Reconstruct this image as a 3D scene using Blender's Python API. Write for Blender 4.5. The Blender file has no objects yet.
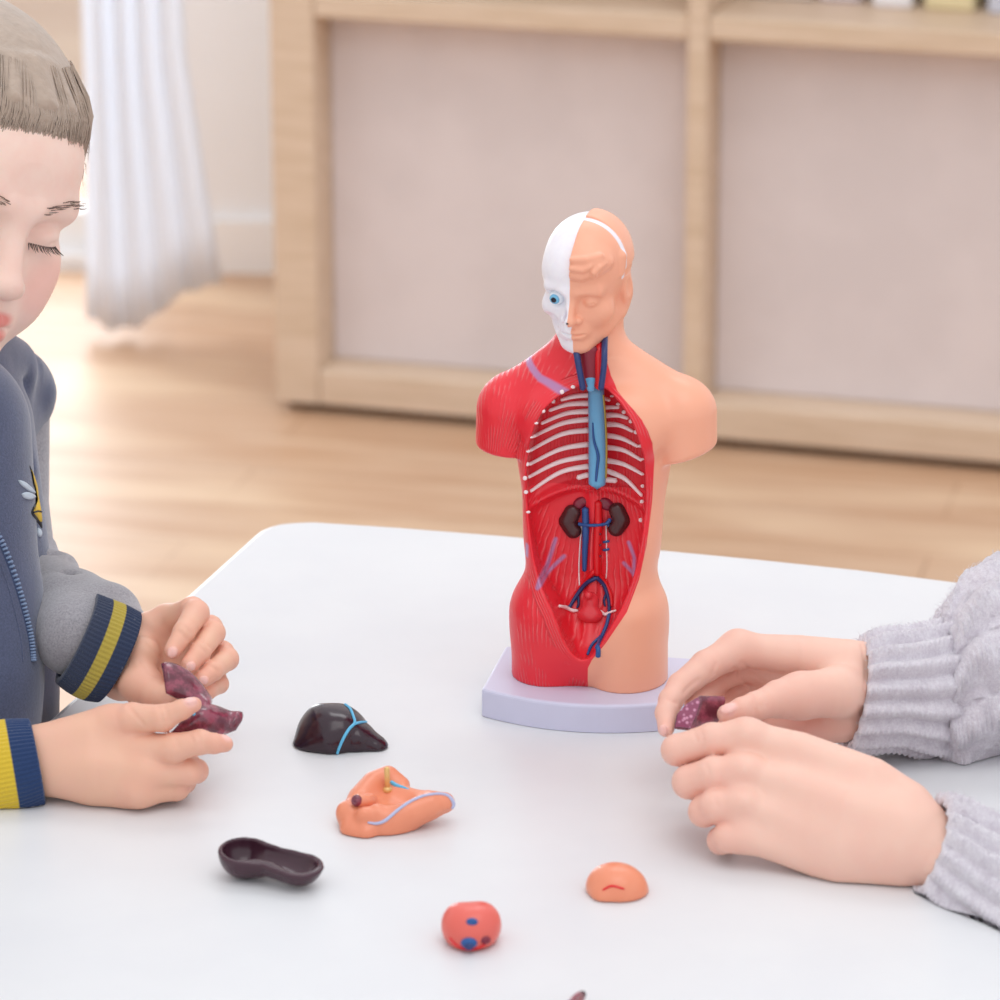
import bpy, bmesh, math, random
import numpy as np
from mathutils import Vector, Matrix
from mathutils.bvhtree import BVHTree

random.seed(4)
RNG = np.random.default_rng(7)
SC = bpy.context.scene
COL = SC.collection

# ------------------------------------------------------------------ camera geometry
F_PX = 4000.0                       # focal length in pixels of a 1000 px wide frame
PITCH = math.radians(18.0)
ZT = 0.55                           # height of the table top
CAM_H = 0.769                       # camera height above the table top
CAM = np.array([0.0, 0.0, ZT + CAM_H])
FWD = np.array([0.0, math.cos(PITCH), -math.sin(PITCH)])
UP = np.array([0.0, math.sin(PITCH), math.cos(PITCH)])
RIGHT = np.array([1.0, 0.0, 0.0])

def ray(px, py):
    return FWD + (px - 500.0) / F_PX * RIGHT - (py - 500.0) / F_PX * UP

def Pd(px, py, d):                  # point at axial distance d
    return CAM + d * ray(px, py)

def Pz(px, py, z=ZT):               # point on a horizontal plane
    r = ray(px, py)
    return CAM + r * ((z - CAM[2]) / r[2])

def Pplane(px, py, p0, n):
    r = ray(px, py)
    return CAM + r * (np.dot(p0 - CAM, n) / np.dot(r, n))

def px_of(p):
    q = np.asarray(p) - CAM
    d = q @ FWD
    return 500 + F_PX * (q @ RIGHT) / d, 500 - F_PX * (q @ UP) / d, d

# ------------------------------------------------------------------ scene helpers
def link(o, parent=None):
    COL.objects.link(o)
    if parent is not None:
        o.parent = parent
        o.matrix_parent_inverse = parent.matrix_world.inverted()
    return o

def thing(name, label, cat, loc=(0, 0, 0), rz=0.0, group=None):
    o = bpy.data.objects.new(name, None)
    o.empty_display_size = 0.05
    o.matrix_world = Matrix.Translation(Vector(loc)) @ Matrix.Rotation(rz, 4, 'Z')
    o['label'] = label
    o['category'] = cat
    if group:
        o['group'] = group
    COL.objects.link(o)
    return o

def tag(o, label, cat, group=None):
    o['label'] = label
    o['category'] = cat
    if group:
        o['group'] = group
    return o

def mesh_obj(name, verts, faces, mat, parent=None, smooth=True, attrs=None, colors=None):
    me = bpy.data.meshes.new(name)
    verts = np.asarray(verts, dtype=np.float32).reshape(-1, 3)
    if isinstance(faces, np.ndarray):
        n, k = faces.shape
        me.vertices.add(len(verts))
        me.vertices.foreach_set('co', verts.ravel())
        me.loops.add(n * k)
        me.loops.foreach_set('vertex_index', faces.astype(np.int32).ravel())
        me.polygons.add(n)
        me.polygons.foreach_set('loop_start', np.arange(0, n * k, k, dtype=np.int32))
        me.update(calc_edges=True)
        me.validate()
    else:
        me.from_pydata([tuple(map(float, v)) for v in verts], [], faces)
        me.update()
    if smooth:
        me.polygons.foreach_set('use_smooth', np.ones(len(me.polygons), dtype=bool))
    if attrs:
        for an, arr in attrs.items():
            a = me.attributes.new(an, 'FLOAT', 'POINT')
            a.data.foreach_set('value', np.asarray(arr, dtype=np.float32))
    if colors is not None:
        a = me.color_attributes.new('Paint', 'FLOAT_COLOR', 'POINT')
        c = np.ones((len(verts), 4), dtype=np.float32)
        c[:, :3] = colors
        a.data.foreach_set('color', c.ravel())
    if mat is not None:
        for m in (mat if isinstance(mat, (list, tuple)) else [mat]):
            me.materials.append(m)
    o = bpy.data.objects.new(name, me)
    return link(o, parent)

def join_mesh(lst):
    V, Fc, off = [], [], 0
    for v, f in lst:
        v = np.asarray(v, dtype=float).reshape(-1, 3)
        V.append(v)
        Fc += [tuple(int(i) + off for i in ff) for ff in f]
        off += len(v)
    return np.vstack(V), Fc

def bm_obj(name, bm, mat, parent=None, smooth=False):
    me = bpy.data.meshes.new(name)
    bm.normal_update()
    bm.to_mesh(me)
    bm.free()
    if smooth:
        me.polygons.foreach_set('use_smooth', np.ones(len(me.polygons), dtype=bool))
    me.materials.append(mat)
    o = bpy.data.objects.new(name, me)
    return link(o, parent)

def box_bm(size, loc=(0, 0, 0), bevel=0.0, seg=2, M=None):
    bm = bmesh.new()
    bmesh.ops.create_cube(bm, size=1.0)
    bmesh.ops.scale(bm, vec=size, verts=bm.verts)
    if bevel > 0:
        bmesh.ops.bevel(bm, geom=list(bm.edges), offset=bevel, segments=seg, profile=0.5, affect='EDGES')
    bmesh.ops.translate(bm, vec=loc, verts=bm.verts)
    if M is not None:
        bmesh.ops.transform(bm, matrix=M, verts=bm.verts)
    return bm

def smooth_path(pts, n=6):
    pts = [np.asarray(p, dtype=float) for p in pts]
    if len(pts) < 3:
        return [pts[0] + (pts[-1] - pts[0]) * t for t in np.linspace(0, 1, n + 1)]
    out = []
    for i in range(len(pts) - 1):
        p0 = pts[max(i - 1, 0)]; p1 = pts[i]; p2 = pts[i + 1]; p3 = pts[min(i + 2, len(pts) - 1)]
        for t in np.linspace(0, 1, n, endpoint=False):
            out.append(0.5 * ((2 * p1) + (-p0 + p2) * t + (2 * p0 - 5 * p1 + 4 * p2 - p3) * t * t
                              + (-p0 + 3 * p1 - 3 * p2 + p3) * t ** 3))
    out.append(pts[-1])
    return out

def tube(pts, radii, seg=10, caps=True):
    pts = [np.asarray(p, dtype=float) for p in pts]
    n = len(pts)
    if np.isscalar(radii):
        radii = [radii] * n
    else:
        radii = np.interp(np.linspace(0, 1, n), np.linspace(0, 1, len(radii)), radii)
    V, Fc = [], []
    ref = None
    for i in range(n):
        t = pts[min(i + 1, n - 1)] - pts[max(i - 1, 0)]
        t = t / (np.linalg.norm(t) + 1e-12)
        if ref is None:
            a = np.array([0, 0, 1.0]) if abs(t[2]) < 0.9 else np.array([1.0, 0, 0])
            ref = np.cross(t, a)
        ref = ref - t * np.dot(ref, t)
        ref /= np.linalg.norm(ref) + 1e-12
        b = np.cross(t, ref)
        for k in range(seg):
            ang = 2 * math.pi * k / seg
            V.append(pts[i] + radii[i] * (math.cos(ang) * ref + math.sin(ang) * b))
    for i in range(n - 1):
        for k in range(seg):
            k2 = (k + 1) % seg
            Fc.append((i * seg + k, i * seg + k2, (i + 1) * seg + k2, (i + 1) * seg + k))
    if caps:
        for e, i in ((-1, 0), (1, n - 1)):
            t = pts[i] - pts[i - 1 if i else 1]
            t = t / (np.linalg.norm(t) + 1e-12)
            V.append(pts[i] + t * radii[i] * 0.7)
            c = len(V) - 1
            for k in range(seg):
                k2 = (k + 1) % seg
                Fc.append((i * seg + k2, i * seg + k, c) if e < 0 else (i * seg + k, i * seg + k2, c))
    return V, Fc

# ------------------------------------------------------------------ implicit surfaces
class Vol:
    """A distance field on a grid: limbs, ellipsoids and cuts are blended, then skinned."""
    def __init__(s, lo, hi, h):
        s.lo = np.asarray(lo, dtype=float)
        s.h = h
        n = np.ceil((np.asarray(hi) - s.lo) / h).astype(int) + 1
        s.n = n
        s.d = np.full(n, 9.0, dtype=np.float32)

    def win(s, lo, hi):
        i0 = np.clip(np.floor((np.asarray(lo) - s.lo) / s.h).astype(int), 0, s.n)
        i1 = np.clip(np.ceil((np.asarray(hi) - s.lo) / s.h).astype(int) + 1, 0, s.n)
        if np.any(i1 <= i0):
            return None
        sl = tuple(slice(a, b) for a, b in zip(i0, i1))
        ax = [(s.lo[k] + np.arange(i0[k], i1[k]) * s.h).astype(np.float32) for k in range(3)]
        X = ax[0][:, None, None]; Y = ax[1][None, :, None]; Z = ax[2][None, None, :]
        return sl, X, Y, Z

    def put(s, lo, hi, fn, k=0.0, op='u'):
        m = k + 4 * s.h
        w = s.win(np.asarray(lo) - m, np.asarray(hi) + m)
        if w is None:
            return
        sl, X, Y, Z = w
        e = fn(X, Y, Z).astype(np.float32)
        d = s.d[sl]
        if op == 'u':
            if k > 0:
                hh = np.clip(0.5 + 0.5 * (d - e) / k, 0, 1)
                r = d + (e - d) * hh - k * hh * (1 - hh)
            else:
                r = np.minimum(d, e)
        elif op == 's':
            if k > 0:
                hh = np.clip(0.5 - 0.5 * (d + e) / k, 0, 1)
                r = d + (-e - d) * hh + k * hh * (1 - hh)
            else:
                r = np.maximum(d, -e)
        else:
            if k > 0:
                hh = np.clip(0.5 - 0.5 * (e - d) / k, 0, 1)
                r = e + (d - e) * hh + k * hh * (1 - hh)
            else:
                r = np.maximum(d, e)
        s.d[sl] = r

    def cone(s, a, b, ra, rb, k=0.0, op='u', ys=1.0):
        a = np.asarray(a, dtype=float); b = np.asarray(b, dtype=float)
        ba = b - a
        L2 = float(ba @ ba) + 1e-12
        R = max(ra, rb) * max(1.0, ys)
        yc = 0.5 * (a[1] + b[1])
        def fn(X, Y, Z):
            Yq = (Y - yc) / ys + yc if ys != 1.0 else Y
            x = X - a[0]; y = Yq - a[1]; z = Z - a[2]
            t = np.clip((x * ba[0] + y * ba[1] + z * ba[2]) / L2, 0, 1)
            return np.sqrt((x - t * ba[0]) ** 2 + (y - t * ba[1]) ** 2 + (z - t * ba[2]) ** 2) - (ra + (rb - ra) * t)
        s.put(np.minimum(a, b) - R, np.maximum(a, b) + R, fn, k, op)

    def chain(s, pr, k=0.0, op='u'):
        pr = [(np.asarray(p, dtype=float), r) for p, r in pr]
        lo = np.min([p - r for p, r in pr], axis=0); hi = np.max([p + r for p, r in pr], axis=0)
        def fn(X, Y, Z):
            out = None
            for (a, ra), (b, rb) in zip(pr[:-1], pr[1:]):
                ba = b - a
                L2 = float(ba @ ba) + 1e-12
                x = X - a[0]; y = Y - a[1]; z = Z - a[2]
                t = np.clip((x * ba[0] + y * ba[1] + z * ba[2]) / L2, 0, 1)
                d = np.sqrt((x - t * ba[0]) ** 2 + (y - t * ba[1]) ** 2 + (z - t * ba[2]) ** 2) - (ra + (rb - ra) * t)
                out = d if out is None else np.minimum(out, d)
            return out
        s.put(lo, hi, fn, k, op)

    def ell(s, c, r, R=None, k=0.0, op='u'):
        c = np.asarray(c, dtype=float); r = np.asarray(r, dtype=float)
        R = np.eye(3) if R is None else np.asarray(R, dtype=float)   # columns are the axes
        ext = np.sqrt(((R * r) ** 2).sum(axis=1))
        def fn(X, Y, Z):
            x = X - c[0]; y = Y - c[1]; z = Z - c[2]
            q = [R[0, i] * x + R[1, i] * y + R[2, i] * z for i in range(3)]
            k0 = np.sqrt((q[0] / r[0]) ** 2 + (q[1] / r[1]) ** 2 + (q[2] / r[2]) ** 2)
            k1 = np.sqrt((q[0] / r[0] ** 2) ** 2 + (q[1] / r[1] ** 2) ** 2 + (q[2] / r[2] ** 2) ** 2) + 1e-9
            return k0 * (k0 - 1.0) / k1
        s.put(c - ext, c + ext, fn, k, op)

    def half(s, p, n, k=0.0):                                          # keep the side the normal points away from
        p = np.asarray(p, dtype=float); n = np.asarray(n, dtype=float); n = n / np.linalg.norm(n)
        def fn(X, Y, Z):
            return (X - p[0]) * n[0] + (Y - p[1]) * n[1] + (Z - p[2]) * n[2]
        hi = s.lo + s.n * s.h
        s.put(s.lo, hi, fn, k, 'i')

    def mesh(s, smooth=2):
        d = s.d
        neg = d < 0
        n = d.shape
        cnt = np.zeros([k - 1 for k in n], dtype=np.int8)
        offs = [(i, j, k) for i in (0, 1) for j in (0, 1) for k in (0, 1)]
        for (i, j, k) in offs:
            cnt += neg[i:n[0] - 1 + i, j:n[1] - 1 + j, k:n[2] - 1 + k]
        act = np.argwhere((cnt > 0) & (cnt < 8))
        idx = np.full(cnt.shape, -1, dtype=np.int32)
        idx[act[:, 0], act[:, 1], act[:, 2]] = np.arange(len(act))
        val = {o: d[act[:, 0] + o[0], act[:, 1] + o[1], act[:, 2] + o[2]] for o in offs}
        acc = np.zeros((len(act), 3)); m = np.zeros(len(act))
        for a in offs:
            for ax in range(3):
                if a[ax] == 0:
                    b = list(a); b[ax] = 1; b = tuple(b)
                    va, vb = val[a], val[b]
                    cr = (va < 0) != (vb < 0)
                    t = np.where(cr, va / np.where(cr, va - vb, 1), 0)
                    p = np.tile(np.array(a, dtype=float), (len(act), 1))
                    p[:, ax] += t
                    acc[cr] += p[cr]; m[cr] += 1
        V = s.lo + (act + acc / m[:, None]) * s.h
        Q = []
        for ax in range(3):
            o1, o2 = [k for k in range(3) if k != ax]
            sl0 = [slice(1, n[k] - 1) for k in range(3)]; sl1 = list(sl0)
            sl0[ax] = slice(0, n[ax] - 1); sl1[ax] = slice(1, n[ax])
            A = neg[tuple(sl0)]; B = neg[tuple(sl1)]
            e = np.argwhere(A != B)
            if not len(e):
                continue
            flip = A[e[:, 0], e[:, 1], e[:, 2]]
            e = e.copy(); e[:, o1] += 1; e[:, o2] += 1
            def cell(d1, d2):
                c = e.copy(); c[:, o1] -= d1; c[:, o2] -= d2
                return idx[c[:, 0], c[:, 1], c[:, 2]]
            q = np.stack([cell(1, 1), cell(0, 1), cell(0, 0), cell(1, 0)], axis=1)
            if ax == 1:
                flip = ~flip
            q[~flip] = q[~flip][:, ::-1]
            Q.append(q)
        Q = np.vstack(Q)
        Q = Q[(Q >= 0).all(axis=1)]
        V = relax(V, Q, smooth)
        return V, Q

def relax(V, Q, it):
    if it <= 0:
        return V
    E = np.vstack([Q[:, [0, 1]], Q[:, [1, 2]], Q[:, [2, 3]], Q[:, [3, 0]]])
    deg = np.bincount(E.ravel(), minlength=len(V)).astype(float)
    deg[deg == 0] = 1
    for i in range(it):
        for lam in (0.5, -0.52):
            S = np.empty_like(V)
            for k in range(3):
                S[:, k] = (np.bincount(E[:, 0], weights=V[E[:, 1], k], minlength=len(V))
                           + np.bincount(E[:, 1], weights=V[E[:, 0], k], minlength=len(V)))
            V = V + lam * (S / deg[:, None] - V)
    return V

def poly_sd(px, pz, poly):
    """signed distance to a closed 2D polygon, negative inside (arrays broadcast)"""
    P = np.asarray(poly, dtype=float)
    d = None; sgn = None
    m = len(P)
    for i in range(m):
        a = P[i]; b = P[i - 1]
        ex, ez = b - a
        wx = px - a[0]; wz = pz - a[1]
        t = np.clip((wx * ex + wz * ez) / (ex * ex + ez * ez + 1e-18), 0, 1)
        q = (wx - ex * t) ** 2 + (wz - ez * t) ** 2
        d = q if d is None else np.minimum(d, q)
        c1 = pz >= a[1]; c2 = pz < b[1]; c3 = ex * wz > ez * wx
        f = (c1 & c2 & c3) | (~c1 & ~c2 & ~c3)
        sgn = f if sgn is None else sgn ^ f
    return np.where(sgn, -1.0, 1.0) * np.sqrt(d)

def seg_dist(x, z, pts):
    d = None
    for a, b in zip(pts[:-1], pts[1:]):
        ex, ez = b[0] - a[0], b[1] - a[1]
        wx, wz = x - a[0], z - a[1]
        t = np.clip((wx * ex + wz * ez) / (ex * ex + ez * ez + 1e-18), 0, 1)
        q = np.sqrt((wx - ex * t) ** 2 + (wz - ez * t) ** 2)
        d = q if d is None else np.minimum(d, q)
    return d

def bvh(V, Q):
    return BVHTree.FromPolygons([tuple(v) for v in V.tolist()], [tuple(q) for q in (Q.tolist() if isinstance(Q, np.ndarray) else Q)])

def hit(tree, px, py, lift=0.0):
    r = ray(px, py); r = r / np.linalg.norm(r)
    loc, nor, i, dist = tree.ray_cast(Vector(CAM), Vector(r))
    if loc is None:
        return None
    nn = np.array(nor)
    if nn @ r > 0:
        nn = -nn
    return np.array(loc) + nn * lift

def hits(tree, pts, lift=0.0, n=6):
    P = smooth_path([np.array(p, dtype=float) for p in pts], n)
    out = [hit(tree, p[0], p[1], lift) for p in P]
    return [p for p in out if p is not None]

# ------------------------------------------------------------------ materials
def srgb(r, g, b):
    def c(u):
        u /= 255.0
        return u / 12.92 if u <= 0.04045 else ((u + 0.055) / 1.055) ** 2.4
    return (c(r), c(g), c(b), 1.0)

class NT:
    def __init__(s, name):
        s.m = bpy.data.materials.new(name)
        s.m.use_nodes = True
        s.t = s.m.node_tree
        s.b = s.t.nodes['Principled BSDF']
    def n(s, typ, **kw):
        o = s.t.nodes.new(typ)
        for k, v in kw.items():
            setattr(o, k, v)
        return o
    def l(s, a, b):
        s.t.links.new(a, b)
    def val(s, sock, v):
        if hasattr(v, 'is_linked') or hasattr(v, 'links'):
            s.l(v, sock)
        else:
            sock.default_value = v
    def attr(s, name):
        a = s.n('ShaderNodeAttribute'); a.attribute_name = name
        return a
    def math(s, op, a, b=None, c=None):
        o = s.n('ShaderNodeMath', operation=op)
        s.val(o.inputs[0], a)
        if b is not None:
            s.val(o.inputs[1], b)
        if c is not None:
            s.val(o.inputs[2], c)
        return o.outputs[0]
    def mix(s, fac, a, b):
        o = s.n('ShaderNodeMix', data_type='RGBA')
        s.val(o.inputs[0], fac); s.val(o.inputs[6], a); s.val(o.inputs[7], b)
        return o.outputs[2]
    def step(s, v, lo, hi):
        o = s.n('ShaderNodeMapRange', interpolation_type='SMOOTHSTEP')
        s.val(o.inputs[0], v); o.inputs[1].default_value = lo; o.inputs[2].default_value = hi
        return o.outputs[0]
    def noise(s, scale, detail=3.0, rough=0.5, vec=None, stretch=None):
        t = s.n('ShaderNodeTexCoord')
        v = t.outputs['Object'] if vec is None else vec
        if stretch is not None:
            mp = s.n('ShaderNodeMapping'); mp.inputs['Scale'].default_value = stretch
            s.l(v, mp.inputs[0]); v = mp.outputs[0]
        o = s.n('ShaderNodeTexNoise')
        o.inputs['Scale'].default_value = scale; o.inputs['Detail'].default_value = detail
        o.inputs['Roughness'].default_value = rough
        s.l(v, o.inputs['Vector'])
        return o.outputs[0]
    def bump(s, hgt, strength=0.3, dist=0.001):
        o = s.n('ShaderNodeBump')
        o.inputs['Strength'].default_value = strength; o.inputs['Distance'].default_value = dist
        s.l(hgt, o.inputs['Height']); s.l(o.outputs[0], s.b.inputs['Normal'])
    def set(s, **kw):
        names = dict(color='Base Color', rough='Roughness', spec='Specular IOR Level', coat='Coat Weight',
                     coatr='Coat Roughness', sss='Subsurface Weight', sssr='Subsurface Radius', ssss='Subsurface Scale',
                     metal='Metallic', sheen='Sheen Weight', sheenr='Sheen Roughness', alpha='Alpha', trans='Transmission Weight')
        for k, v in kw.items():
            s.val(s.b.inputs[names[k]], v)
        return s

def plain(name, rgb, rough=0.5, var=0.06, nscale=40.0, bump=0.0, bscale=300.0, bdist=0.0005, **kw):
    m = NT(name)
    c = srgb(*rgb)
    n = m.noise(nscale, 3.0)
    dk = tuple(x * (1 - var) for x in c[:3]) + (1,)
    lt = tuple(min(1, x * (1 + var)) for x in c[:3]) + (1,)
    m.set(color=m.mix(n, dk, lt), rough=rough, **kw)
    if bump > 0:
        m.bump(m.noise(bscale, 3.0), bump, bdist)
    return m.m
# ================================================================== camera, light, room
cam = bpy.data.cameras.new('camera')
cam.sensor_width = 36.0
cam.lens = F_PX / 1000.0 * 36.0
cam.clip_start = 0.05
cam.clip_end = 60
cam.dof.use_dof = True
cam.dof.focus_distance = 2.12
cam.dof.aperture_fstop = 11.5
cam_o = bpy.data.objects.new('camera', cam)
cam_o.location = CAM
cam_o.rotation_euler = (math.pi / 2 - PITCH, 0, 0)
COL.objects.link(cam_o)
SC.camera = cam_o

SC.view_settings.view_transform = 'Standard'
SC.view_settings.look = 'None'
SC.view_settings.gamma = 1.0
SC.view_settings.use_curve_mapping = False
SC.view_settings.exposure = 0.0

W = bpy.data.worlds.new('world')
W.use_nodes = True
W.node_tree.nodes['Background'].inputs[0].default_value = (0.945, 0.965, 1.0, 1)
W.node_tree.nodes['Background'].inputs[1].default_value = 1.0
SC.world = W

def area(name, loc, target, sx, sy, power, color=(1, 1, 1)):
    l = bpy.data.lights.new(name, 'AREA')
    l.shape = 'RECTANGLE'; l.size = sx; l.size_y = sy
    l.energy = power; l.color = color
    o = bpy.data.objects.new(name, l)
    o.location = loc
    v = Vector(target) - Vector(loc)
    o.rotation_euler = v.to_track_quat('-Z', 'Y').to_euler()
    COL.objects.link(o)
    return o

area('side_window_daylight', (-1.85, 3.4, 1.6), (0.0, 3.0, 0.5), 1.6, 1.5, 2, (1.0, 0.985, 0.97))
area('back_window_daylight', (-0.85, 5.7, 0.9), (-0.42, 4.7, 0.40), 1.0, 1.2, 24, (0.94, 0.97, 1.0))
area('overhead_fill', (0.3, 1.2, 2.7), (0.1, 2.2, 0.5), 1.4, 1.4, 11, (1.0, 0.99, 0.98))  # added overhead fill for the table, no real fitting
area('far_overhead_fill', (0.35, 3.3, 2.7), (0.2, 4.4, 0.4), 1.4, 1.0, 16, (0.98, 0.985, 1.0))  # added fill to brighten the cabinet and back wall

# ---- floor: pale oak planks
m = NT('oak_floor')
tc = m.n('ShaderNodeTexCoord')
mp = m.n('ShaderNodeMapping'); mp.inputs['Rotation'].default_value = (0, 0, math.radians(13))
m.l(tc.outputs['Object'], mp.inputs[0])
br = m.n('ShaderNodeTexBrick')
br.offset = 0.37
br.inputs['Color1'].default_value = srgb(218, 186, 156)
br.inputs['Color2'].default_value = srgb(206, 171, 141)
br.inputs['Mortar'].default_value = srgb(170, 130, 100)
br.inputs['Scale'].default_value = 1.0
br.inputs['Mortar Size'].default_value = 0.0015
br.inputs['Brick Width'].default_value = 1.2
br.inputs['Row Height'].default_value = 0.125
m.l(mp.outputs[0], br.inputs['Vector'])
grain = m.noise(3.0, 6.0, 0.62, vec=mp.outputs[0], stretch=(1.2, 14.0, 1.0))
blot = m.noise(2.3, 3.0, 0.5, vec=mp.outputs[0], stretch=(1.0, 3.5, 1.0))
c1 = m.mix(m.step(grain, 0.35, 0.7), br.outputs[0], srgb(196, 154, 120))
c2 = m.mix(m.step(blot, 0.45, 0.75), c1, srgb(226, 196, 164))
m.set(color=c2, rough=0.42, spec=0.4)
m.bump(grain, 0.06, 0.001)
MAT_FLOOR = m.m
bm = box_bm((9, 9, 0.1), (0, 3.0, -0.05))
o = bm_obj('floor', bm, MAT_FLOOR); o['kind'] = 'structure'

MAT_WALL = plain('white_wall_paint', (246, 246, 247), 0.8, 0.01, 8, bump=0.05)
YW = 5.02
def wallbox(name, x0, x1, y0, y1, z0, z1, mat=None):
    bm = box_bm((x1 - x0, y1 - y0, z1 - z0), ((x0 + x1) / 2, (y0 + y1) / 2, (z0 + z1) / 2))
    o = bm_obj(name, bm, mat or MAT_WALL); o['kind'] = 'structure'
    return o
def wall_hole(name, axis, c0, c1, t0, t1, z0, z1, h0, h1, g0, g1):
    """a wall of thickness t0..t1 along c0..c1 with one opening h0..h1, g0..g1"""
    bm = bmesh.new()
    for (a, b, za, zb) in ((c0, h0, z0, z1), (h1, c1, z0, z1), (h0, h1, z0, g0), (h0, h1, g1, z1)):
        if axis == 'x':
            size = (b - a, t1 - t0, zb - za); loc = ((a + b) / 2, (t0 + t1) / 2, (za + zb) / 2)
        else:
            size = (t1 - t0, b - a, zb - za); loc = ((t0 + t1) / 2, (a + b) / 2, (za + zb) / 2)
        r = bmesh.ops.create_cube(bm, size=1.0)
        bmesh.ops.scale(bm, vec=size, verts=r['verts'])
        bmesh.ops.translate(bm, vec=loc, verts=r['verts'])
    o = bm_obj(name, bm, MAT_WALL); o['kind'] = 'structure'
    return o

wall_hole('wall_back', 'x', -2.1, 2.6, YW, YW + 0.12, 0, 2.8, -1.75, -0.43, 0.02, 2.3)
wall_hole('wall_left', 'y', 0.4, YW + 0.12, -2.22, -2.1, 0, 2.8, 2.5, 4.3, 0.8, 2.4)
MAT_TRIM = plain('white_window_paint', (250, 250, 250), 0.4, 0.01)
m = NT('window_glass')
m.set(color=(1, 1, 1, 1), rough=0.02, spec=0.3)
tr_ = m.n('ShaderNodeBsdfTransparent')
mx_ = m.n('ShaderNodeMixShader'); mx_.inputs[0].default_value = 0.94
m.l(m.b.outputs[0], mx_.inputs[1]); m.l(tr_.outputs[0], mx_.inputs[2])
m.l(mx_.outputs[0], m.t.nodes['Material Output'].inputs[0])
MAT_GLASS = m.m
def window(name, axis, a0, a1, z0, z1, t):
    bm = bmesh.new()
    w = 0.05
    am = (a0 + a1) / 2
    for (p0, p1, q0, q1) in ((a0, a1, z0, z0 + w), (a0, a1, z1 - w, z1), (a0, a0 + w, z0 + w, z1 - w), (a1 - w, a1, z0 + w, z1 - w),
                             (am - w / 2, am + w / 2, z0 + w, z1 - w)):
        r = bmesh.ops.create_cube(bm, size=1.0)
        sz = (p1 - p0, 0.05, q1 - q0); lc = ((p0 + p1) / 2, t, (q0 + q1) / 2)
        if axis == 'y':
            sz = (sz[1], sz[0], sz[2]); lc = (lc[1], lc[0], lc[2])
        bmesh.ops.scale(bm, vec=sz, verts=r['verts']); bmesh.ops.translate(bm, vec=lc, verts=r['verts'])
    o = bm_obj(name, bm, MAT_TRIM); o['kind'] = 'structure'
    sz = (a1 - a0, 0.006, z1 - z0); lc = (am, t, (z0 + z1) / 2)
    if axis == 'y':
        sz = (sz[1], sz[0], sz[2]); lc = (lc[1], lc[0], lc[2])
    g = bm_obj('glass_pane', box_bm(sz, lc), MAT_GLASS, o)
    g.visible_shadow = True
    return o
window('window_1', 'x', -1.75, -0.43, 0.02, 2.3, YW + 0.06)
window('window_2', 'y', 2.5, 4.3, 0.8, 2.4, -2.16)
o = wallbox('baseboard_back', -0.42, 2.6, YW - 0.015, YW, 0, 0.07, MAT_TRIM)

# ---- white curtain hanging beside the window, its hem just above the floor
m = NT('white_sheer_cloth')
m.set(color=srgb(248, 250, 255), rough=0.85, spec=0.1)
tl_ = m.n('ShaderNodeBsdfTranslucent'); tl_.inputs[0].default_value = (0.93, 0.96, 1.0, 1)
mx_ = m.n('ShaderNodeMixShader'); mx_.inputs[0].default_value = 0.5
m.l(m.b.outputs[0], mx_.inputs[1]); m.l(tl_.outputs[0], mx_.inputs[2])
m.l(mx_.outputs[0], m.t.nodes['Material Output'].inputs[0])
MAT_CURTAIN = m.m
def curtain():
    V, Fc = [], []
    nu, nv = 70, 30
    A = Pz(92, 330, 0.02); B = Pz(216, 306, 0.02)
    base = (A + B) / 2
    for j in range(nv + 1):
        t = j / nv
        z = 0.025 + t * 2.2
        wid = 0.080 - 0.028 * min(1, t * 7) + 0.03 * t
        for i in range(nu + 1):
            u = i / nu * 2 - 1
            fold = 0.012 * math.sin(i / nu * math.pi * 9 + 0.6 * math.sin(3 * t)) * (1.0 - 0.3 * t)
            x = base[0] + u * wid - 0.016 * min(1, t * 7)
            y = base[1] + fold + 0.015 * u - 0.02 * (1 - u * u)
            V.append((x, y, z + 0.014 * math.sin(3 * u) * (1 - t) + 0.03 * max(0, u) * (1 - t)))
    for j in range(nv):
        for i in range(nu):
            a = j * (nu + 1) + i
            Fc.append((a, a + 1, a + nu + 2, a + nu + 1))
    o = mesh_obj('curtain', V, Fc, MAT_CURTAIN)
    md = o.modifiers.new('thick', 'SOLIDIFY'); md.thickness = 0.003
    tag(o, 'white cloth curtain hanging to the floor left of the wooden cabinet', 'curtain')
curtain()

# ---- wooden storage cabinet in the background
m = NT('pale_beech_wood')
g = m.noise(6.0, 5.0, 0.6, stretch=(1.0, 1.0, 9.0))
g2 = m.noise(30.0, 4.0, 0.6, stretch=(0.25, 3.0, 3.0))
m.set(color=m.mix(m.step(g2, 0.3, 0.75), srgb(222, 200, 178), srgb(208, 184, 158)), rough=0.5, spec=0.3)
MAT_BEECH = m.m
m = NT('beige_linen_panel')
wv = m.noise(260.0, 2.0, 0.5, stretch=(1.0, 1.0, 0.3))
big = m.noise(7.0, 3.0, 0.6)
m.set(color=m.mix(m.step(big, 0.3, 0.7), srgb(224, 214, 214), srgb(216, 206, 206)), rough=0.85)
m.bump(wv, 0.25, 0.001)
MAT_LINEN = m.m
MAT_SHADOWGAP = plain('shadow_gap_brown', (120, 100, 85), 0.7)  # dark tone stands in for the shade below the cabinet

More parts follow.
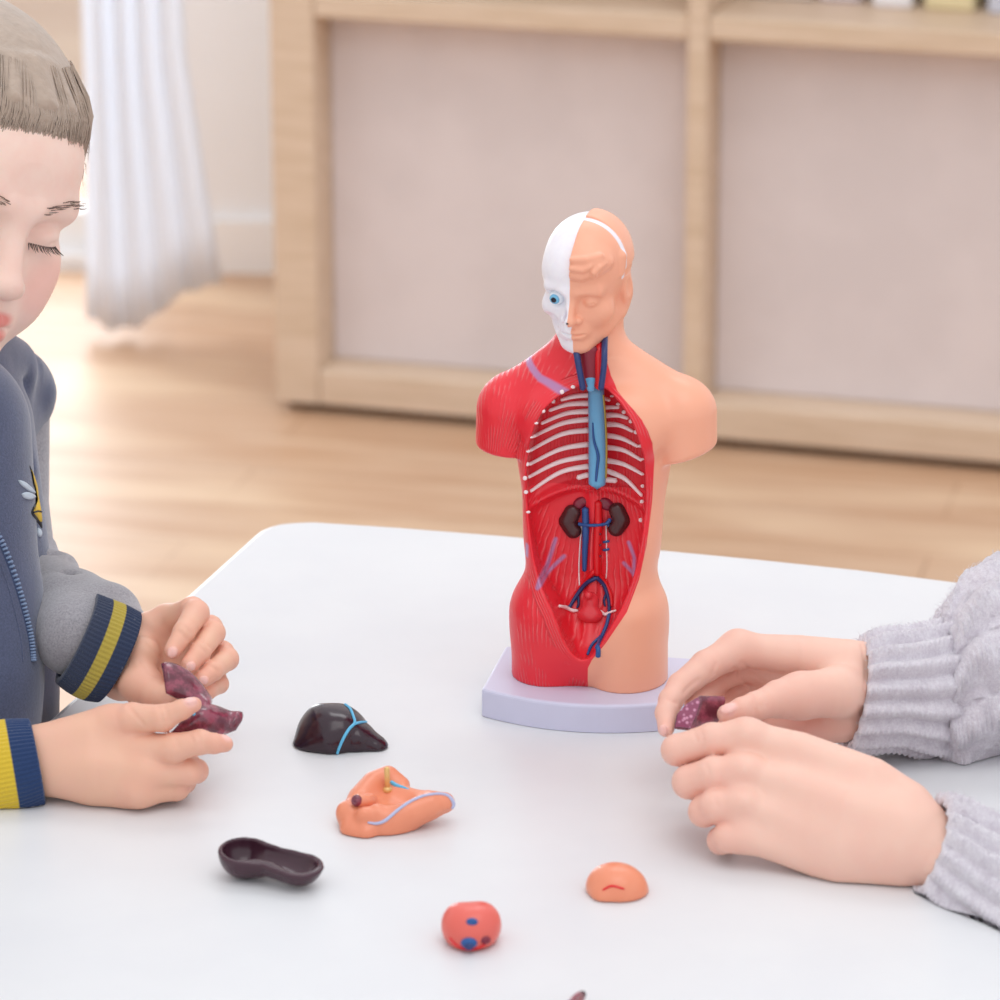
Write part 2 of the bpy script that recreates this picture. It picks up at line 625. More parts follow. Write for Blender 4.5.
A = Pz(272, 401.0, 0.012); B = Pz(1000, 464.0, 0.012)
ex = (B - A); ex[2] = 0; ex /= np.linalg.norm(ex)
ey = np.array([-ex[1], ex[0], 0.0])
cab_rz = math.atan2(ex[1], ex[0])
def cab_u(px, py, off=0.0):                 # cabinet-front coordinates of a pixel
    p = Pplane(px, py, A + ey * off, ey)
    q = p - A
    return q @ ex, p[2]
cab = thing('storage_cabinet', 'long pale wooden cabinet with beige fabric panels standing behind the table', 'cabinet',
            (A[0], A[1], 0), cab_rz)
def cbox(name, u0, u1, v0, v1, z0, z1, mat, bev=0.002):
    # local: u along the front, v depth from the front (positive is back)
    M = Matrix(((ex[0], ey[0], 0, A[0]), (ex[1], ey[1], 0, A[1]), (0, 0, 1, 0), (0, 0, 0, 1)))
    bm = box_bm((u1 - u0, v1 - v0, z1 - z0), ((u0 + u1) / 2, (v0 + v1) / 2, (z0 + z1) / 2), bev, 1)
    o = bm_obj(name, bm, mat, None)
    o.matrix_world = M
    o.parent = cab
    o.matrix_parent_inverse = cab.matrix_world.inverted()
    return o
ul0 = cab_u(275, 340)[0]; ul1 = cab_u(317, 340)[0]
um0 = cab_u(685, 200)[0]; um1 = cab_u(705, 200)[0]
zr = cab_u(500, 386)[1]                     # front top edge of the bottom rail
zs0 = cab_u(850, 49)[1]                     # bottom of the shelf's front edge
zs1 = cab_u(850, 25)[1]
D = 0.34
ur = um1 + (um1 - ul1) - 0.01
ZTOP = zs1 + 0.42
cbox('side_panel', ul0, ul1, 0, D, 0.012, ZTOP, MAT_BEECH)
cbox('divider', um0, um1, 0.0, D, 0.012, ZTOP, MAT_BEECH)
cbox('side_panel', ur, ur + (ul1 - ul0), 0, D, 0.012, ZTOP, MAT_BEECH)
cbox('bottom_rail', ul1 + .0005, um0 - .0005, 0.002, D - .02, 0.012, zr, MAT_BEECH)
cbox('bottom_rail', um1 + .0005, ur - .0005, 0.002, D - .02, 0.012, zr, MAT_BEECH)
cbox('shelf', ul1 + .0005, um0 - .0005, 0.002, D - .02, zs0, zs1, MAT_BEECH)
cbox('shelf', um1 + .0005, ur - .0005, 0.002, D - .02, zs0, zs1, MAT_BEECH)
cbox('top_board', ul0, ur + (ul1 - ul0), 0, D, ZTOP, ZTOP + 0.025, MAT_BEECH)
cbox('fabric_panel', ul1 + .0005, um0 - .0005, 0.055, 0.065, zr + .0005, zs0 - .0005, MAT_LINEN)
cbox('fabric_panel', um1 + .0005, ur - .0005, 0.055, 0.065, zr + .0005, zs0 - .0005, MAT_LINEN)
cbox('back_board', ul0, ur + (ul1 - ul0), D, D + 0.008, 0.012, ZTOP, MAT_BEECH)
cbox('shadow_gap_strip', ul0 + 0.01, ur + 0.02, 0.02, D - 0.02, 0, 0.0115, MAT_SHADOWGAP, 0.0)  # added strip coloured like the shaded gap above the floor

boxes = [(748, 812, 0, (205, 196, 196), 'grey cardboard storage box standing leftmost on the cabinet shelf'),
         (815, 862, 3, (216, 204, 212), 'pale lilac storage box on the cabinet shelf beside the grey one'),
         (869, 913, 9, (240, 238, 242), 'white storage box on the cabinet shelf next to the cream box'),
         (921, 976, 12, (228, 214, 172), 'cream yellow storage box on the right part of the cabinet shelf'),
         (984, 1040, 16, (205, 208, 222), 'bluish grey storage box at the right end of the cabinet shelf')]
for (x0, x1, yb, rgb, lab) in boxes:
    off = 0.05
    p = Pz((x0 + x1) / 2, yb, zs1)
    v = max(0.02, (p - A) @ ey)
    u0 = (Pplane(x0, yb, A + ey * v, ey) - A) @ ex; u1 = (Pplane(x1, yb, A + ey * v, ey) - A) @ ex
    mt = plain('card_' + str(rgb[0]) + str(rgb[2]), rgb, 0.6, 0.03)
    c = A + ex * (u0 + u1) / 2 + ey * (v + 0.06)
    t = thing('storage_box', lab, 'box', (c[0], c[1], zs1), cab_rz, 'boxes on the cabinet shelf')
    Mx = t.matrix_world
    hgt = 0.16 + 0.03 * math.sin(x0)
    b1 = bm_obj('box_body', box_bm((u1 - u0 - .006, 0.114, hgt), (0, 0, hgt / 2 + .0005), 0.003, 2, Mx), mt, t)
    b2 = bm_obj('lid', box_bm((u1 - u0, 0.12, 0.035), (0, 0, hgt + .018), 0.003, 2, Mx), mt, t)

# ---- the white table
m = NT('white_table_laminate')
n1 = m.noise(9.0, 4.0, 0.6)
scr = m.noise(55.0, 5.0, 0.75, stretch=(1.0, 3.0, 1.0))
base = m.mix(m.step(n1, 0.3, 0.7), srgb(225, 226, 228), srgb(221, 222, 225))
m.set(color=m.mix(m.step(scr, 0.70, 0.80), base, srgb(205, 205, 208)), rough=0.36, spec=0.4)
m.bump(m.noise(40.0, 3.0, 0.6), 0.03, 0.001)
MAT_TABLE = m.m
P = [Pz(*q) for q in ((182, 597), (251, 535))]
ldir = (P[0] - P[1]); ldir /= np.linalg.norm(ldir)
out = [Pz(*q) for q in ((258, 529.5), (267, 525.5), (280, 522), (296, 520.6), (314, 520), (400, 525.6), (500, 533.5), (630, 545), (760, 557.5), (860, 568),
                        (948, 579), (1040, 592), (1120, 605))]
edir = out[-1] - out[-2]; edir /= np.linalg.norm(edir)
perp = np.array([ldir[0], ldir[1], 0])
e1 = out[-1]
corner_r = e1 + edir * 0.06 + perp * 0.03
r2 = corner_r + perp * 0.95
l2 = P[1] + ldir * 1.12
loop = [P[1]] + out + [e1 + edir * 0.035 + perp * 0.012, corner_r, corner_r + edir * 0.012 + perp * 0.035]
loop += [r2, r2 + perp * 0.04 - edir * 0.02, r2 + perp * 0.06 - edir * 0.07]
loop += [l2 + perp * 0.0 + edir * 0.07, l2 - ldir * 0.02 + edir * 0.02, l2 - ldir * 0.07]
loop = [np.array([p[0], p[1]]) for p in loop]
cen = np.mean(loop, axis=0)
table = thing('activity_table', 'low white table with rounded corners where both people work', 'table', (cen[0], cen[1], 0))
bm = bmesh.new()
vs = [bm.verts.new((p[0], p[1], ZT)) for p in loop]
f = bm.faces.new(vs)
if f.normal.z < 0:
    f.normal_flip()
r = bmesh.ops.extrude_face_region(bm, geom=[f])
bmesh.ops.translate(bm, vec=(0, 0, -0.026), verts=[v for v in r['geom'] if isinstance(v, bmesh.types.BMVert)])
bm.normal_update()
ed = [e for e in bm.edges if abs(e.verts[0].co.z - e.verts[1].co.z) < 1e-6]
bmesh.ops.bevel(bm, geom=ed, offset=0.005, segments=3, profile=0.5, affect='EDGES')
bmesh.ops.recalc_face_normals(bm, faces=bm.faces)
top = bm_obj('tabletop', bm, MAT_TABLE, table, smooth=False)
MAT_LEG = plain('white_painted_leg', (232, 232, 234), 0.4, 0.02)
q4 = [P[1] + perp * 0.10 + edir * 0.07, corner_r + perp * 0.08 - edir * 0.08, r2 - perp * 0.06 - edir * 0.08, l2 - perp * 0.10 + edir * 0.08]
for q in q4:
    v, f = tube([(q[0], q[1], 0.0), (q[0], q[1], ZT - 0.027)], [0.018, 0.024], 20)
    v = [(p[0], p[1], min(max(p[2], 0.0), ZT - 0.0265)) for p in v]
    mesh_obj('leg', v, f, MAT_LEG, table)

# how far a point lies inside the table's outline (left and right edges), to keep clothes and arms clear of the top
_nl = np.array([-ldir[1], ldir[0]]); _nl = _nl if _nl @ edir[:2] > 0 else -_nl
_nr = np.array([-perp[1], perp[0]]); _nr = _nr if _nr @ edir[:2] < 0 else -_nr
def table_cut(vol, gap=0.0006):
    x = (vol.lo[0] + np.arange(vol.n[0]) * vol.h)[:, None, None]
    y = (vol.lo[1] + np.arange(vol.n[1]) * vol.h)[None, :, None]
    z = (vol.lo[2] + np.arange(vol.n[2]) * vol.h)[None, None, :]
    il = (x - P[1][0]) * _nl[0] + (y - P[1][1]) * _nl[1]
    ir = (x - corner_r[0]) * _nr[0] + (y - corner_r[1]) * _nr[1]
    ins = np.minimum(il, ir) + 0.002 + vol.h * (0.5 if vol.h < 0.0035 else 1.2)
    e = np.maximum(np.maximum(-ins, z - (ZT + gap + (0.1 if vol.h < 0.0035 else 0.5) * vol.h)), (ZT - 0.03 - (0.5 if vol.h < 0.0035 else 1.0) * vol.h) - z)
    vol.d = np.maximum(vol.d, -e).astype(np.float32)
# ================================================================== anatomical torso model
MA = math.radians(11.0)                                   # turned a little to the left
MX = np.array([math.cos(MA), -math.sin(MA), 0.0])
MY = np.array([math.sin(MA), math.cos(MA), 0.0])
MO = Pz(588, 702)
MO[2] = ZT + 0.0003
MS = px_of(MO)[2] / F_PX                                  # metres per pixel at the model
def ml(p):                                                # world -> model
    q = np.asarray(p) - MO
    return np.array([q @ MX, q @ MY, q[2]])
def mw(P):                                                # model -> world, (n,3)
    P = np.asarray(P, dtype=float).reshape(-1, 3)
    return MO + P[:, :1] * MX + P[:, 1:2] * MY + P[:, 2:3] * np.array([0, 0, 1.0])
def MP(px, py, y=0.0):                                    # pixel on the model plane y (mm), in model coordinates
    return ml(Pplane(px, py, MO + MY * y * 0.001, MY))
def r_(px):
    return px * MS

torso_model = thing('anatomical_torso_model',
                    'red and peach plastic human torso model, half skull face, standing on a pale lilac base', 'anatomical model',
                    tuple(MO), -MA)

def plastic(name, rgb, rough=0.34, var=0.03, **kw):
    return plain(name, rgb, rough, var, 60.0, 0.05, 500.0, 0.0003, **kw)
MAT_BASE = plastic('lilac_plastic', (208, 208, 230), 0.4)

# ---- base with a bowed front edge
zb = 0.0155
fl = MP(480, 699, 0); 
def base_xy(px, py):
    p = ml(Pz(px, py, ZT + zb)); return p[:2]
Lf = base_xy(480.5, 689); Lb = base_xy(506, 646)
hw = 0.6 * abs(Lb[0]) + 0.4 * abs(Lf[0])
yf, yb = Lf[1], Lb[1]
bulge = 0.0135
outline = []
for i in range(25):
    u = -1 + 2 * i / 24
    outline.append((u * hw, yf - bulge * (1 - u * u)))
outline += [(hw, yb), (-hw, yb)]
bm = bmesh.new()
vs = [bm.verts.new((p[0], p[1], 0)) for p in outline]
f = bm.faces.new(vs)
r = bmesh.ops.extrude_face_region(bm, geom=[f])
bmesh.ops.translate(bm, vec=(0, 0, zb), verts=[v for v in r['geom'] if isinstance(v, bmesh.types.BMVert)])
bmesh.ops.recalc_face_normals(bm, faces=bm.faces)
vert_e = [e for e in bm.edges if abs(e.verts[0].co.z - e.verts[1].co.z) > 0.01 and
          (abs(e.verts[0].co.y - yb) < 1e-5 or abs(abs(e.verts[0].co.x) - hw) < 1e-5)]
top_e = [e for e in bm.edges if e.verts[0].co.z > 0.01 and e.verts[1].co.z > 0.01]
bmesh.ops.bevel(bm, geom=top_e + vert_e, offset=0.0018, segments=3, profile=0.5, affect='EDGES')
bmesh.ops.transform(bm, matrix=Matrix.Translation(Vector(MO)) @ Matrix.Rotation(-MA, 4, 'Z'), verts=bm.verts)
o = bm_obj('base', bm, MAT_BASE, torso_model)
o['label'] = 'pale lilac base plate with bowed front edge'

# ---- the body shell
YS = 1.18
tv = Vol((-0.074, -0.052, zb - 0.002), (0.078, 0.052, 0.222), 0.0008)
def tc_(a, b, ra, rb, k=6.0, ys=YS):
    tv.cone(MP(*a), MP(*b), r_(ra), r_(rb), r_(k), ys=ys)
def te_(c, rx, ry, rz, k=8.0, op='u'):
    tv.ell(MP(*c), (r_(rx), ry * 0.001, r_(rz)), None, r_(k), op)
tc_((509, 409, 1), (503, 480, 0), 32, 28, 12, 1.1)         # arm stumps with flat ends
tc_((684, 412, 1), (690, 490, 0), 32, 27, 12, 1.1)
def cut_below(px0, px1, py, tilt):
    a = MP((px0 + px1) / 2, py, 0)
    n = np.array([tilt, 0.0, -1.0]); n /= np.linalg.norm(n)
    ix = int((MP(590, 500, 0)[0] - tv.lo[0]) / tv.h)
    sl = (slice(0, ix) if px0 < 590 else slice(ix, None), slice(None), slice(None))
    X = (tv.lo[0] + np.arange(tv.n[0]) * tv.h)[sl[0]][:, None, None]
    Z = (tv.lo[2] + np.arange(tv.n[2]) * tv.h)[None, None, :]
    e = (X - a[0]) * n[0] + (Z - a[2]) * n[2] + np.zeros((1, tv.n[1], 1))
    d = tv.d[sl]
    k = 0.003
    hh = np.clip(0.5 - 0.5 * (e - d) / k, 0, 1)
    tv.d[sl] = (e + (d - e) * hh + k * hh * (1 - hh)).astype(np.float32)
cut_below(476, 517, 447, -0.14)
cut_below(674, 717, 452, 0.34)
te_((593, 446, 0), 72, 30, 84, 4)                          # rib cage
tc_((648, 446, 2), (633, 545, 1), 24.5, 24, 10)              # flanks
tc_((542, 446, 2), (553, 545, 1), 24.5, 24, 10)
te_((592, 535, 0), 66, 27, 100, 12)                        # waist
te_((591, 618, 1), 77.5, 30, 78, 20)                       # hips
tc_((549, 610, 0), (549, 722, 0), 37, 37, 14)              # thighs
tc_((627, 610, 0), (627, 726, 0), 40.5, 40.5, 4)
tc_((548, 398, 3), (640, 400, 3), 30, 32, 14)              # collar line
tc_((586, 352, 6), (520, 398, 3), 30, 26, 18, 1.0)         # trapezius
tc_((592, 352, 6), (668, 402, 3), 30, 27, 18, 1.0)
te_((628, 425, -16), 40, 13, 34, 14)                       # pectoral
te_((560, 425, -16), 40, 13, 34, 14)
tc_((591, 380, 5), (592, 312, 6), 30, 31, 10, 1.05)        # neck
# legs end on the base
tv.d[:, :, :max(0, int(round((zb - tv.lo[2]) / tv.h)))] = 0.01
lowz = (tv.lo[2] + np.arange(tv.n[2]) * tv.h)
tv.d = np.maximum(tv.d, (zb - 0.0002 - lowz)[None, None, :].astype(np.float32))

# ---- the opened front
YC = -18.0
V, Q = tv.mesh(0)
T0 = bvh(mw(V), Q)
def mp2(pts, y=YC):
    out = []
    for p in pts:
        h = hit(T0, p[0], p[1]) if y == YC else None
        q = MP(p[0], p[1], y) if h is None else ml(h)
        out.append((q[0], q[2]))
    return out
CAV = [(577, 388), (560, 396), (544, 410), (534, 428), (528, 450), (526, 476), (527, 505), (530, 535), (535, 566), (543, 592),
       (553, 614), (563, 640), (572, 654), (581, 660), (590, 657), (600, 645), (611, 626), (623, 604), (632, 580), (638, 556),
       (643, 526), (645, 495), (644, 466), (640, 446), (632, 424), (621, 406), (610, 394), (600, 387), (588, 384)]
cav2 = mp2(smooth_path(CAV + [CAV[0]], 3)[:-1])
def cav_floor(X, Z):
    # depth (model y) of the back wall of the opened cavity
    top = MP(590, 395, 0)[2]; dia = MP(590, 492, 0)[2]; bot = MP(590, 655, 0)[2]
    xc = MP(592, 500, 0)[0]
    u = (X - xc) / r_(58)
    bowl = 0.0095 - 0.0085 * u * u
    t = np.clip((Z - dia) / (top - dia), -1, 1.2)
    up = -0.004 * t * t * np.sign(t) * (t > 0)
    t2 = np.clip((dia - Z) / (dia - bot), 0, 1.1)
    low = -0.030 * np.clip((t2 - 0.55) / 0.45, 0, 1.2) ** 1.5
    ridge = -0.0055 * np.exp(-((Z - dia - 0.004 * np.abs(u) * 0 + 0.010 * u * u - 0.002) / 0.0028) ** 2)
    spine = -0.004 * np.exp(-(u / 0.16) ** 2) * (t < 0.0)
    return bowl + up + low + ridge + spine
ax = [(tv.lo[k] + np.arange(tv.n[k]) * tv.h).astype(np.float32) for k in range(3)]
X2 = ax[0][:, None]; Z2 = ax[2][None, :]
S2 = poly_sd(X2, Z2, cav2)
FL = cav_floor(X2, Z2)
Y3 = ax[1][None, :, None]
kk = 0.006
a3 = S2[:, None, :].astype(np.float32) * np.ones_like(Y3)
b3 = (Y3 - FL[:, None, :]).astype(np.float32)
hh = np.clip(0.5 - 0.5 * (b3 - a3) / kk, 0, 1)
cavd = b3 + (a3 - b3) * hh + kk * hh * (1 - hh)           # smooth intersection
kk = 0.0016
hh = np.clip(0.5 - 0.5 * (tv.d + cavd) / kk, 0, 1)
tv.d = (tv.d + (-cavd - tv.d) * hh + kk * hh * (1 - hh)).astype(np.float32)
del a3, b3, hh, cavd
# throat opening
tv.chain([(MP(590, 345, -24), r_(13)), (MP(591, 384, -26), r_(11))], r_(3), 's')
V, Q = tv.mesh(2)
tv.d = None
# ---- per-vertex paint fields
SKIN_EDGE = [(606, 300), (606, 330), (606, 345), (606, 358), (611, 376), (617, 390), (625, 400), (634, 410), (642, 420), (648, 431), (652.5, 443), (654, 455), (654, 467), (653.5, 478), (652.5, 497), (650.5, 516), (646.5, 546),
             (639, 580), (627, 612), (606, 643), (592, 660), (588, 668), (587, 700), (587, 760), (800, 760), (800, 300)]
se = mp2(SKIN_EDGE)
sd_skin = poly_sd(V[:, 0], V[:, 2], se)                   # negative on the skin side
cavv = poly_sd(V[:, 0], V[:, 2], cav2)
inner = (cavv < 0.0008) & (V[:, 1] < 0.02)
sd_skin = np.where(cavv < 0.0, np.maximum(sd_skin, 0.004), sd_skin)
sd_skin = np.where((V[:, 1] > 0.006) & (cavv > 0.001), np.clip(MP(587, 500, 0)[0] - V[:, 0], -0.02, 0.02), sd_skin)
lav = [[(512, 361), (540, 378), (566, 393)], [(555, 540), (549, 560), (545, 574)], [(545, 574), (563, 558)],
       [(628, 544), (634, 558), (634, 574)], [(623, 565), (634, 575)], [(527, 545), (524, 560)]]
dl = np.full(len(V), 1.0)
for i, sgm in enumerate(lav):
    yy = YC if i == 0 or i == 5 else 4.0
    dl = np.minimum(dl, seg_dist(V[:, 0], V[:, 2], mp2(sgm, yy)) + (0.0007 if i else 0.0))
dl = np.where(V[:, 1] < 0.02, dl, 1.0)
mm = 1000.0
def fan(px, py, scale):
    c = MP(px, py, YC)
    return np.arctan2(V[:, 0] - c[0], V[:, 2] - c[2]) * scale
hip_z = MP(590, 575, 0)[2]
fib = np.where(V[:, 2] > MP(590, 478, 0)[2], fan(488, 505, 46.0), fan(553, 860, 95.0))
fib = np.where(V[:, 2] < hip_z, fan(545, 790, 70.0), fib)
band = (cavv >= 0.0) & (cavv < 0.0062) & (V[:, 1] < -0.004)
fib = np.where(band, cavv * mm * 1.3, fib)
ins = (cavv < 0.0) & (V[:, 2] > MP(590, 488, 0)[2])
fib = np.where(ins, V[:, 0] * mm * 1.1, fib)
ins2 = (cavv < 0.0) & ~ins
fib = np.where(ins2, fan(592, 380, 62.0) + 0, fib)
deep = np.where(cavv < 0, np.clip((V[:, 1] + 0.012) / 0.02, 0, 1), 0)
ribz = np.where(ins, 1.0, 0.0)

m = NT('painted_torso_plastic')
sk = m.step(m.attr('sd_skin').outputs['Fac'], -0.00025, 0.00025)
lv = m.step(m.attr('lav').outputs['Fac'], 0.0026, 0.0009)
fb = m.attr('fib').outputs['Fac']
nz = m.noise(700.0, 2.0)
wob = m.noise(120.0, 3.0)
ph = m.math('ADD', m.math('MULTIPLY', fb, 3.4), m.math('MULTIPLY', wob, 5.0))
st = m.math('SINE', ph)
st01 = m.math('MULTIPLY_ADD', st, 0.5, 0.5)
thin = m.math('POWER', st01, 3.0)
brk = m.step(m.noise(70.0, 3.0), 0.42, 0.6)
line = m.math('MULTIPLY', thin, brk)
red = m.mix(m.math('MULTIPLY', m.math('MULTIPLY', line, line), 0.42), srgb(236, 42, 56), srgb(248, 140, 140))
red = m.mix(m.math('MULTIPLY', m.attr('ribs').outputs['Fac'], 0.75), red, srgb(206, 22, 38))
red = m.mix(m.math('MULTIPLY', lv, 0.75), red, srgb(168, 148, 200))
skin = m.mix(m.noise(30.0, 2.0), srgb(247, 178, 148), srgb(244, 172, 141))
m.set(color=m.mix(sk, skin, red), rough=0.36, spec=0.5, sss=0.06, sssr=(0.004, 0.002, 0.0015), ssss=0.6)
bp = m.math('MULTIPLY', line, sk)
m.bump(bp, 0.6, 0.0006)
MAT_TORSO = m.m
Vw = mw(V)
mesh_obj('torso_shell', Vw, Q, MAT_TORSO, torso_model, True,
         dict(sd_skin=sd_skin, lav=dl, fib=fib, ribs=ribz))
TT = bvh(Vw, Q)

# ---- organs and painted vessels inside
MAT_RIB = plastic('ivory_white_paint', (253, 236, 236), 0.4)
MAT_BLUE = plastic('blue_vessel_paint', (38, 86, 150), 0.35)
MAT_NAVY = plastic('navy_vessel_paint', (40, 58, 112), 0.35)
MAT_LBLUE = plastic('light_blue_paint', (104, 172, 214), 0.38, 0.08)
MAT_RED = plastic('bright_red_paint', (222, 24, 34), 0.3)
MAT_KID = plastic('dark_brown_kidney', (74, 36, 38), 0.25, 0.15)
MAT_ADR = plastic('plum_gland', (128, 34, 56), 0.2)
MAT_THROAT = plastic('dark_red_throat', (140, 30, 50), 0.35, 0.25)
MAT_BLAD = plastic('rose_bladder', (226, 62, 72), 0.25)
MAT_GOLD_LINE = plastic('ochre_line_paint', (176, 150, 60), 0.4)

def vessel(name, pts, rad, mat, lift=0.0003, n=6, seg=8, parent=torso_model, flat=None):
    p = hits(TT, pts, lift, n)
    if len(p) < 2:
        return None
    # drop jumps in depth
    q = [p[0]]
    for a in p[1:]:
        if np.linalg.norm(a - q[-1]) < 0.012:
            q.append(a)
    if len(q) < 2:
        return None
    q = [q[0]] + [(q[i - 1] + q[i] * 2 + q[i + 1]) / 4 for i in range(1, len(q) - 1)] + [q[-1]]
    rad = [r_(x) for x in rad] if not np.isscalar(rad) else r_(rad)
    v, f = tube(q, rad, seg)
    return mesh_obj(name, v, f, mat, parent)

# ribs: left column then right column (pixel paths from the spine outwards)
LR = [[(589, 394.5), (574, 396), (561, 399.5)], [(589, 403), (568, 404), (549, 410)],
      [(589, 411), (566, 413), (541, 423)], [(589, 419), (562, 423), (533, 436)], [(588, 430), (561, 434), (530, 450)],
      [(588, 444), (560, 449), (529, 464)], [(588, 456), (558, 462), (528, 477)], [(588, 466), (560, 472), (530, 491)],
      [(588, 475), (578, 478)]]
RR = [[(605, 398), (610, 400)], [(605, 407), (619, 407)], [(606, 415), (618, 415), (628, 418)], [(606, 424), (620, 425), (633, 431)],
      [(606, 435), (622, 438), (638, 446)], [(606, 447), (624, 450), (642, 460)], [(606, 460), (624, 464), (643, 474)],
      [(606, 470), (626, 479), (642, 496)], [(605, 480), (616, 481)]]
for k, path in enumerate(LR + RR):
    ww = [3.0, 2.4, 1.7] if len(path) > 2 else ([3.0, 2.8] if path[0][1] > 470 else [2.4, 1.6])
    vessel('rib', path, ww, MAT_RIB, 0.0004, 8)
# rib ends on the cut edge
for k, (x, y) in enumerate([(573, 387), (562, 392), (553, 401), (543, 411), (536, 423), (531, 437), (528, 451), (527, 464), (525, 478), (526, 492),
                            (528, 512), (612, 396), (618, 404), (624, 412), (631, 421), (636, 432), (640, 446), (643, 459), (643, 474),
                            (643, 486), (642, 502), (641, 520)]):
    p = hit(TT, x, y, 0.0001)
    if p is not None:
        bm = bmesh.new()
        bmesh.ops.create_icosphere(bm, subdivisions=2, radius=r_(2.3))
        bmesh.ops.scale(bm, vec=(1, 0.6, 0.8 + 0.3 * math.sin(k)), verts=bm.verts)
        bmesh.ops.translate(bm, vec=p, verts=bm.verts)
        bm_obj('rib_end', bm, MAT_RIB, torso_model, True)

# throat: larynx, neck vessels
def band(name, pts, rad, mat, y0, parent=torso_model, seg=14, flat=1.0, n=6):
    P = [mw(MP(p[0], p[1], y0 + (p[2] if len(p) > 2 else 0)))[0] for p in pts]
    P = smooth_path(P, n)
    v, f = tube(P, [r_(x) for x in rad], seg)
    v = np.array(v)
    if flat != 1.0:
        c = np.mean(P, axis=0)
        # squash towards the path along the model's depth
        for i in range(len(P)):
            for k in range(seg):
                w = v[i * seg + k] - P[i]
                v[i * seg + k] = P[i] + w - MY * (w @ MY) * (1 - flat)
    return mesh_obj(name, v, f, mat, parent)
band('larynx', [(589, 348), (589, 366), (590, 385)], [11, 11, 10], MAT_THROAT, -15, flat=0.6)
band('carotid_artery', [(599, 336, 10), (599, 350, 2), (599, 366), (599, 388)], [4, 4, 3.5], MAT_RED, -17)
band('jugular_vein', [(571, 338, 16), (576, 352, 3), (579, 368), (583, 389)], [2.8, 3.2, 3], MAT_NAVY, -22)
band('jugular_vein', [(605, 336, 14), (604.5, 350, 3), (604, 366), (601, 389)], [3, 3, 3], MAT_NAVY, -22)
# aorta and oesophagus column in front of the spine
ao = band('light_blue_column', [(596, 389, -2), (597, 420), (597.5, 455), (597, 484)], [8, 8.5, 9, 8.5], MAT_LBLUE, -2, flat=0.8)
def on_obj(o, pts, rad, mat, name, parent, lift=0.0002):
    me = o.data
    v = np.array([list(o.matrix_world @ x.co) for x in me.vertices])
    tr = BVHTree.FromPolygons([tuple(a) for a in v.tolist()], [tuple(p.vertices) for p in me.polygons])
    p = hits(tr, pts, lift, 6)
    if len(p) > 1:
        vv, ff = tube(p, [r_(x) for x in rad], 8)
        return mesh_obj(name, vv, ff, mat, parent)
bpy.context.view_layer.update()
on_obj(ao, [(593, 423), (594, 440), (598, 455), (597, 470), (596, 481)], [0.7, 1.3, 1.6, 1.5, 1.1], MAT_BLUE, 'dark_blue_vein', ao)
on_obj(ao, [(603, 395), (605, 420), (606, 450), (605.5, 478)], [1.0, 1.2, 1.2, 1.0], MAT_GOLD_LINE, 'ochre_nerve', ao)
tr_ = band('trachea_stump', [(590, 378), (591, 390)], [5.8, 3.6], MAT_LBLUE, -17, flat=0.6)

# kidneys (bean shaped) with glands
def kidney(cx, cy, side):
    p = hit(TT, cx, cy, 0.0)
    if p is None:
        p = mw(MP(cx, cy, 10))[0]
    c = ml(p) + np.array([0, -0.001, 0])
    kv = Vol(c - 0.016, c + 0.016, 0.0006)
    kv.chain([(c + np.array([side * r_(0.5), 0, r_(9)]), r_(8.5)), (c + np.array([side * r_(4.5), -0.0, 0]), r_(9.5)),
              (c + np.array([side * r_(-0.5), 0, -r_(9)]), r_(8.5))])
    kv.ell(c + np.array([-side * r_(8.5), -0.003, -r_(1)]), (r_(4.5), r_(8), r_(4)), None, r_(3), 's')
    v, q = kv.mesh(2)
    v[:, 1] = c[1] + (v[:, 1] - c[1]) * 0.75
    return mesh_obj('kidney', mw(v), q, MAT_KID, torso_model)
kidney(573, 521, -1)
kidney(617, 519, 1)
for (x, y, sx) in ((581, 503, 1), (606, 504, -1)):
    p = hit(TT, x, y, 0.0)
    bm = bmesh.new()
    bmesh.ops.create_uvsphere(bm, u_segments=20, v_segments=12, radius=1.0)
    for v in bm.verts:
        v.co = Vector((v.co.x * r_(8), v.co.y * r_(4), v.co.z * r_(6.5)))
        v.co.z += -sx * v.co.x * 0.25 * -1 * (1 if sx > 0 else 1)
    bmesh.ops.translate(bm, vec=p, verts=bm.verts)
    bm_obj('adrenal_gland', bm, MAT_ADR, torso_model, True)
vessel('vena_cava', [(587, 508), (587.5, 530), (586.5, 552), (586, 570)], [3.4, 3.6, 3.0, 2.2], MAT_BLUE, 0.0014)
vessel('aorta', [(598, 502), (598, 525), (597, 550), (597, 574)], [3.6, 4.6, 4.8, 4.0], MAT_RED, 0.0004)
vessel('renal_vein', [(580, 522.5), (592, 524), (606, 522), (611, 518)], [2.0, 1.6, 1.7, 2.2], MAT_BLUE, 0.0026)
vessel('renal_vein_branch', [(606, 521), (612, 528)], [1.8, 1.4], MAT_BLUE, 0.0020)
for (x0, x1, y) in ((603, 609, 541), (603, 609, 549)):
    vessel('short_vein', [(x0, y + 1), (x1, y)], [1.3, 1.3], MAT_BLUE, 0.0004)
for y in (531, 542, 553):
    vessel('artery_opening', [(598, y), (598, y + 1.5)], [1.1, 1.1], MAT_ADR, 0.0042)
vessel('iliac_artery', [(594, 571), (584, 584), (574, 597), (568, 606)], [2.6, 2.4, 2.2, 2.0], MAT_RED, 0.0006)
vessel('iliac_artery', [(597, 571), (606, 584), (611, 596), (612, 606)], [2.6, 2.4, 2.2, 1.6], MAT_RED, 0.0006)
vessel('iliac_vein', [(596, 577), (586, 585), (576, 597), (568, 608)], [2.3, 2.3, 2.2, 2.0], MAT_NAVY, 0.0012)
vessel('iliac_vein', [(596, 577), (604, 586), (609, 600), (610, 612)], [2.3, 2.1, 1.8, 1.7], MAT_NAVY, 0.0012)
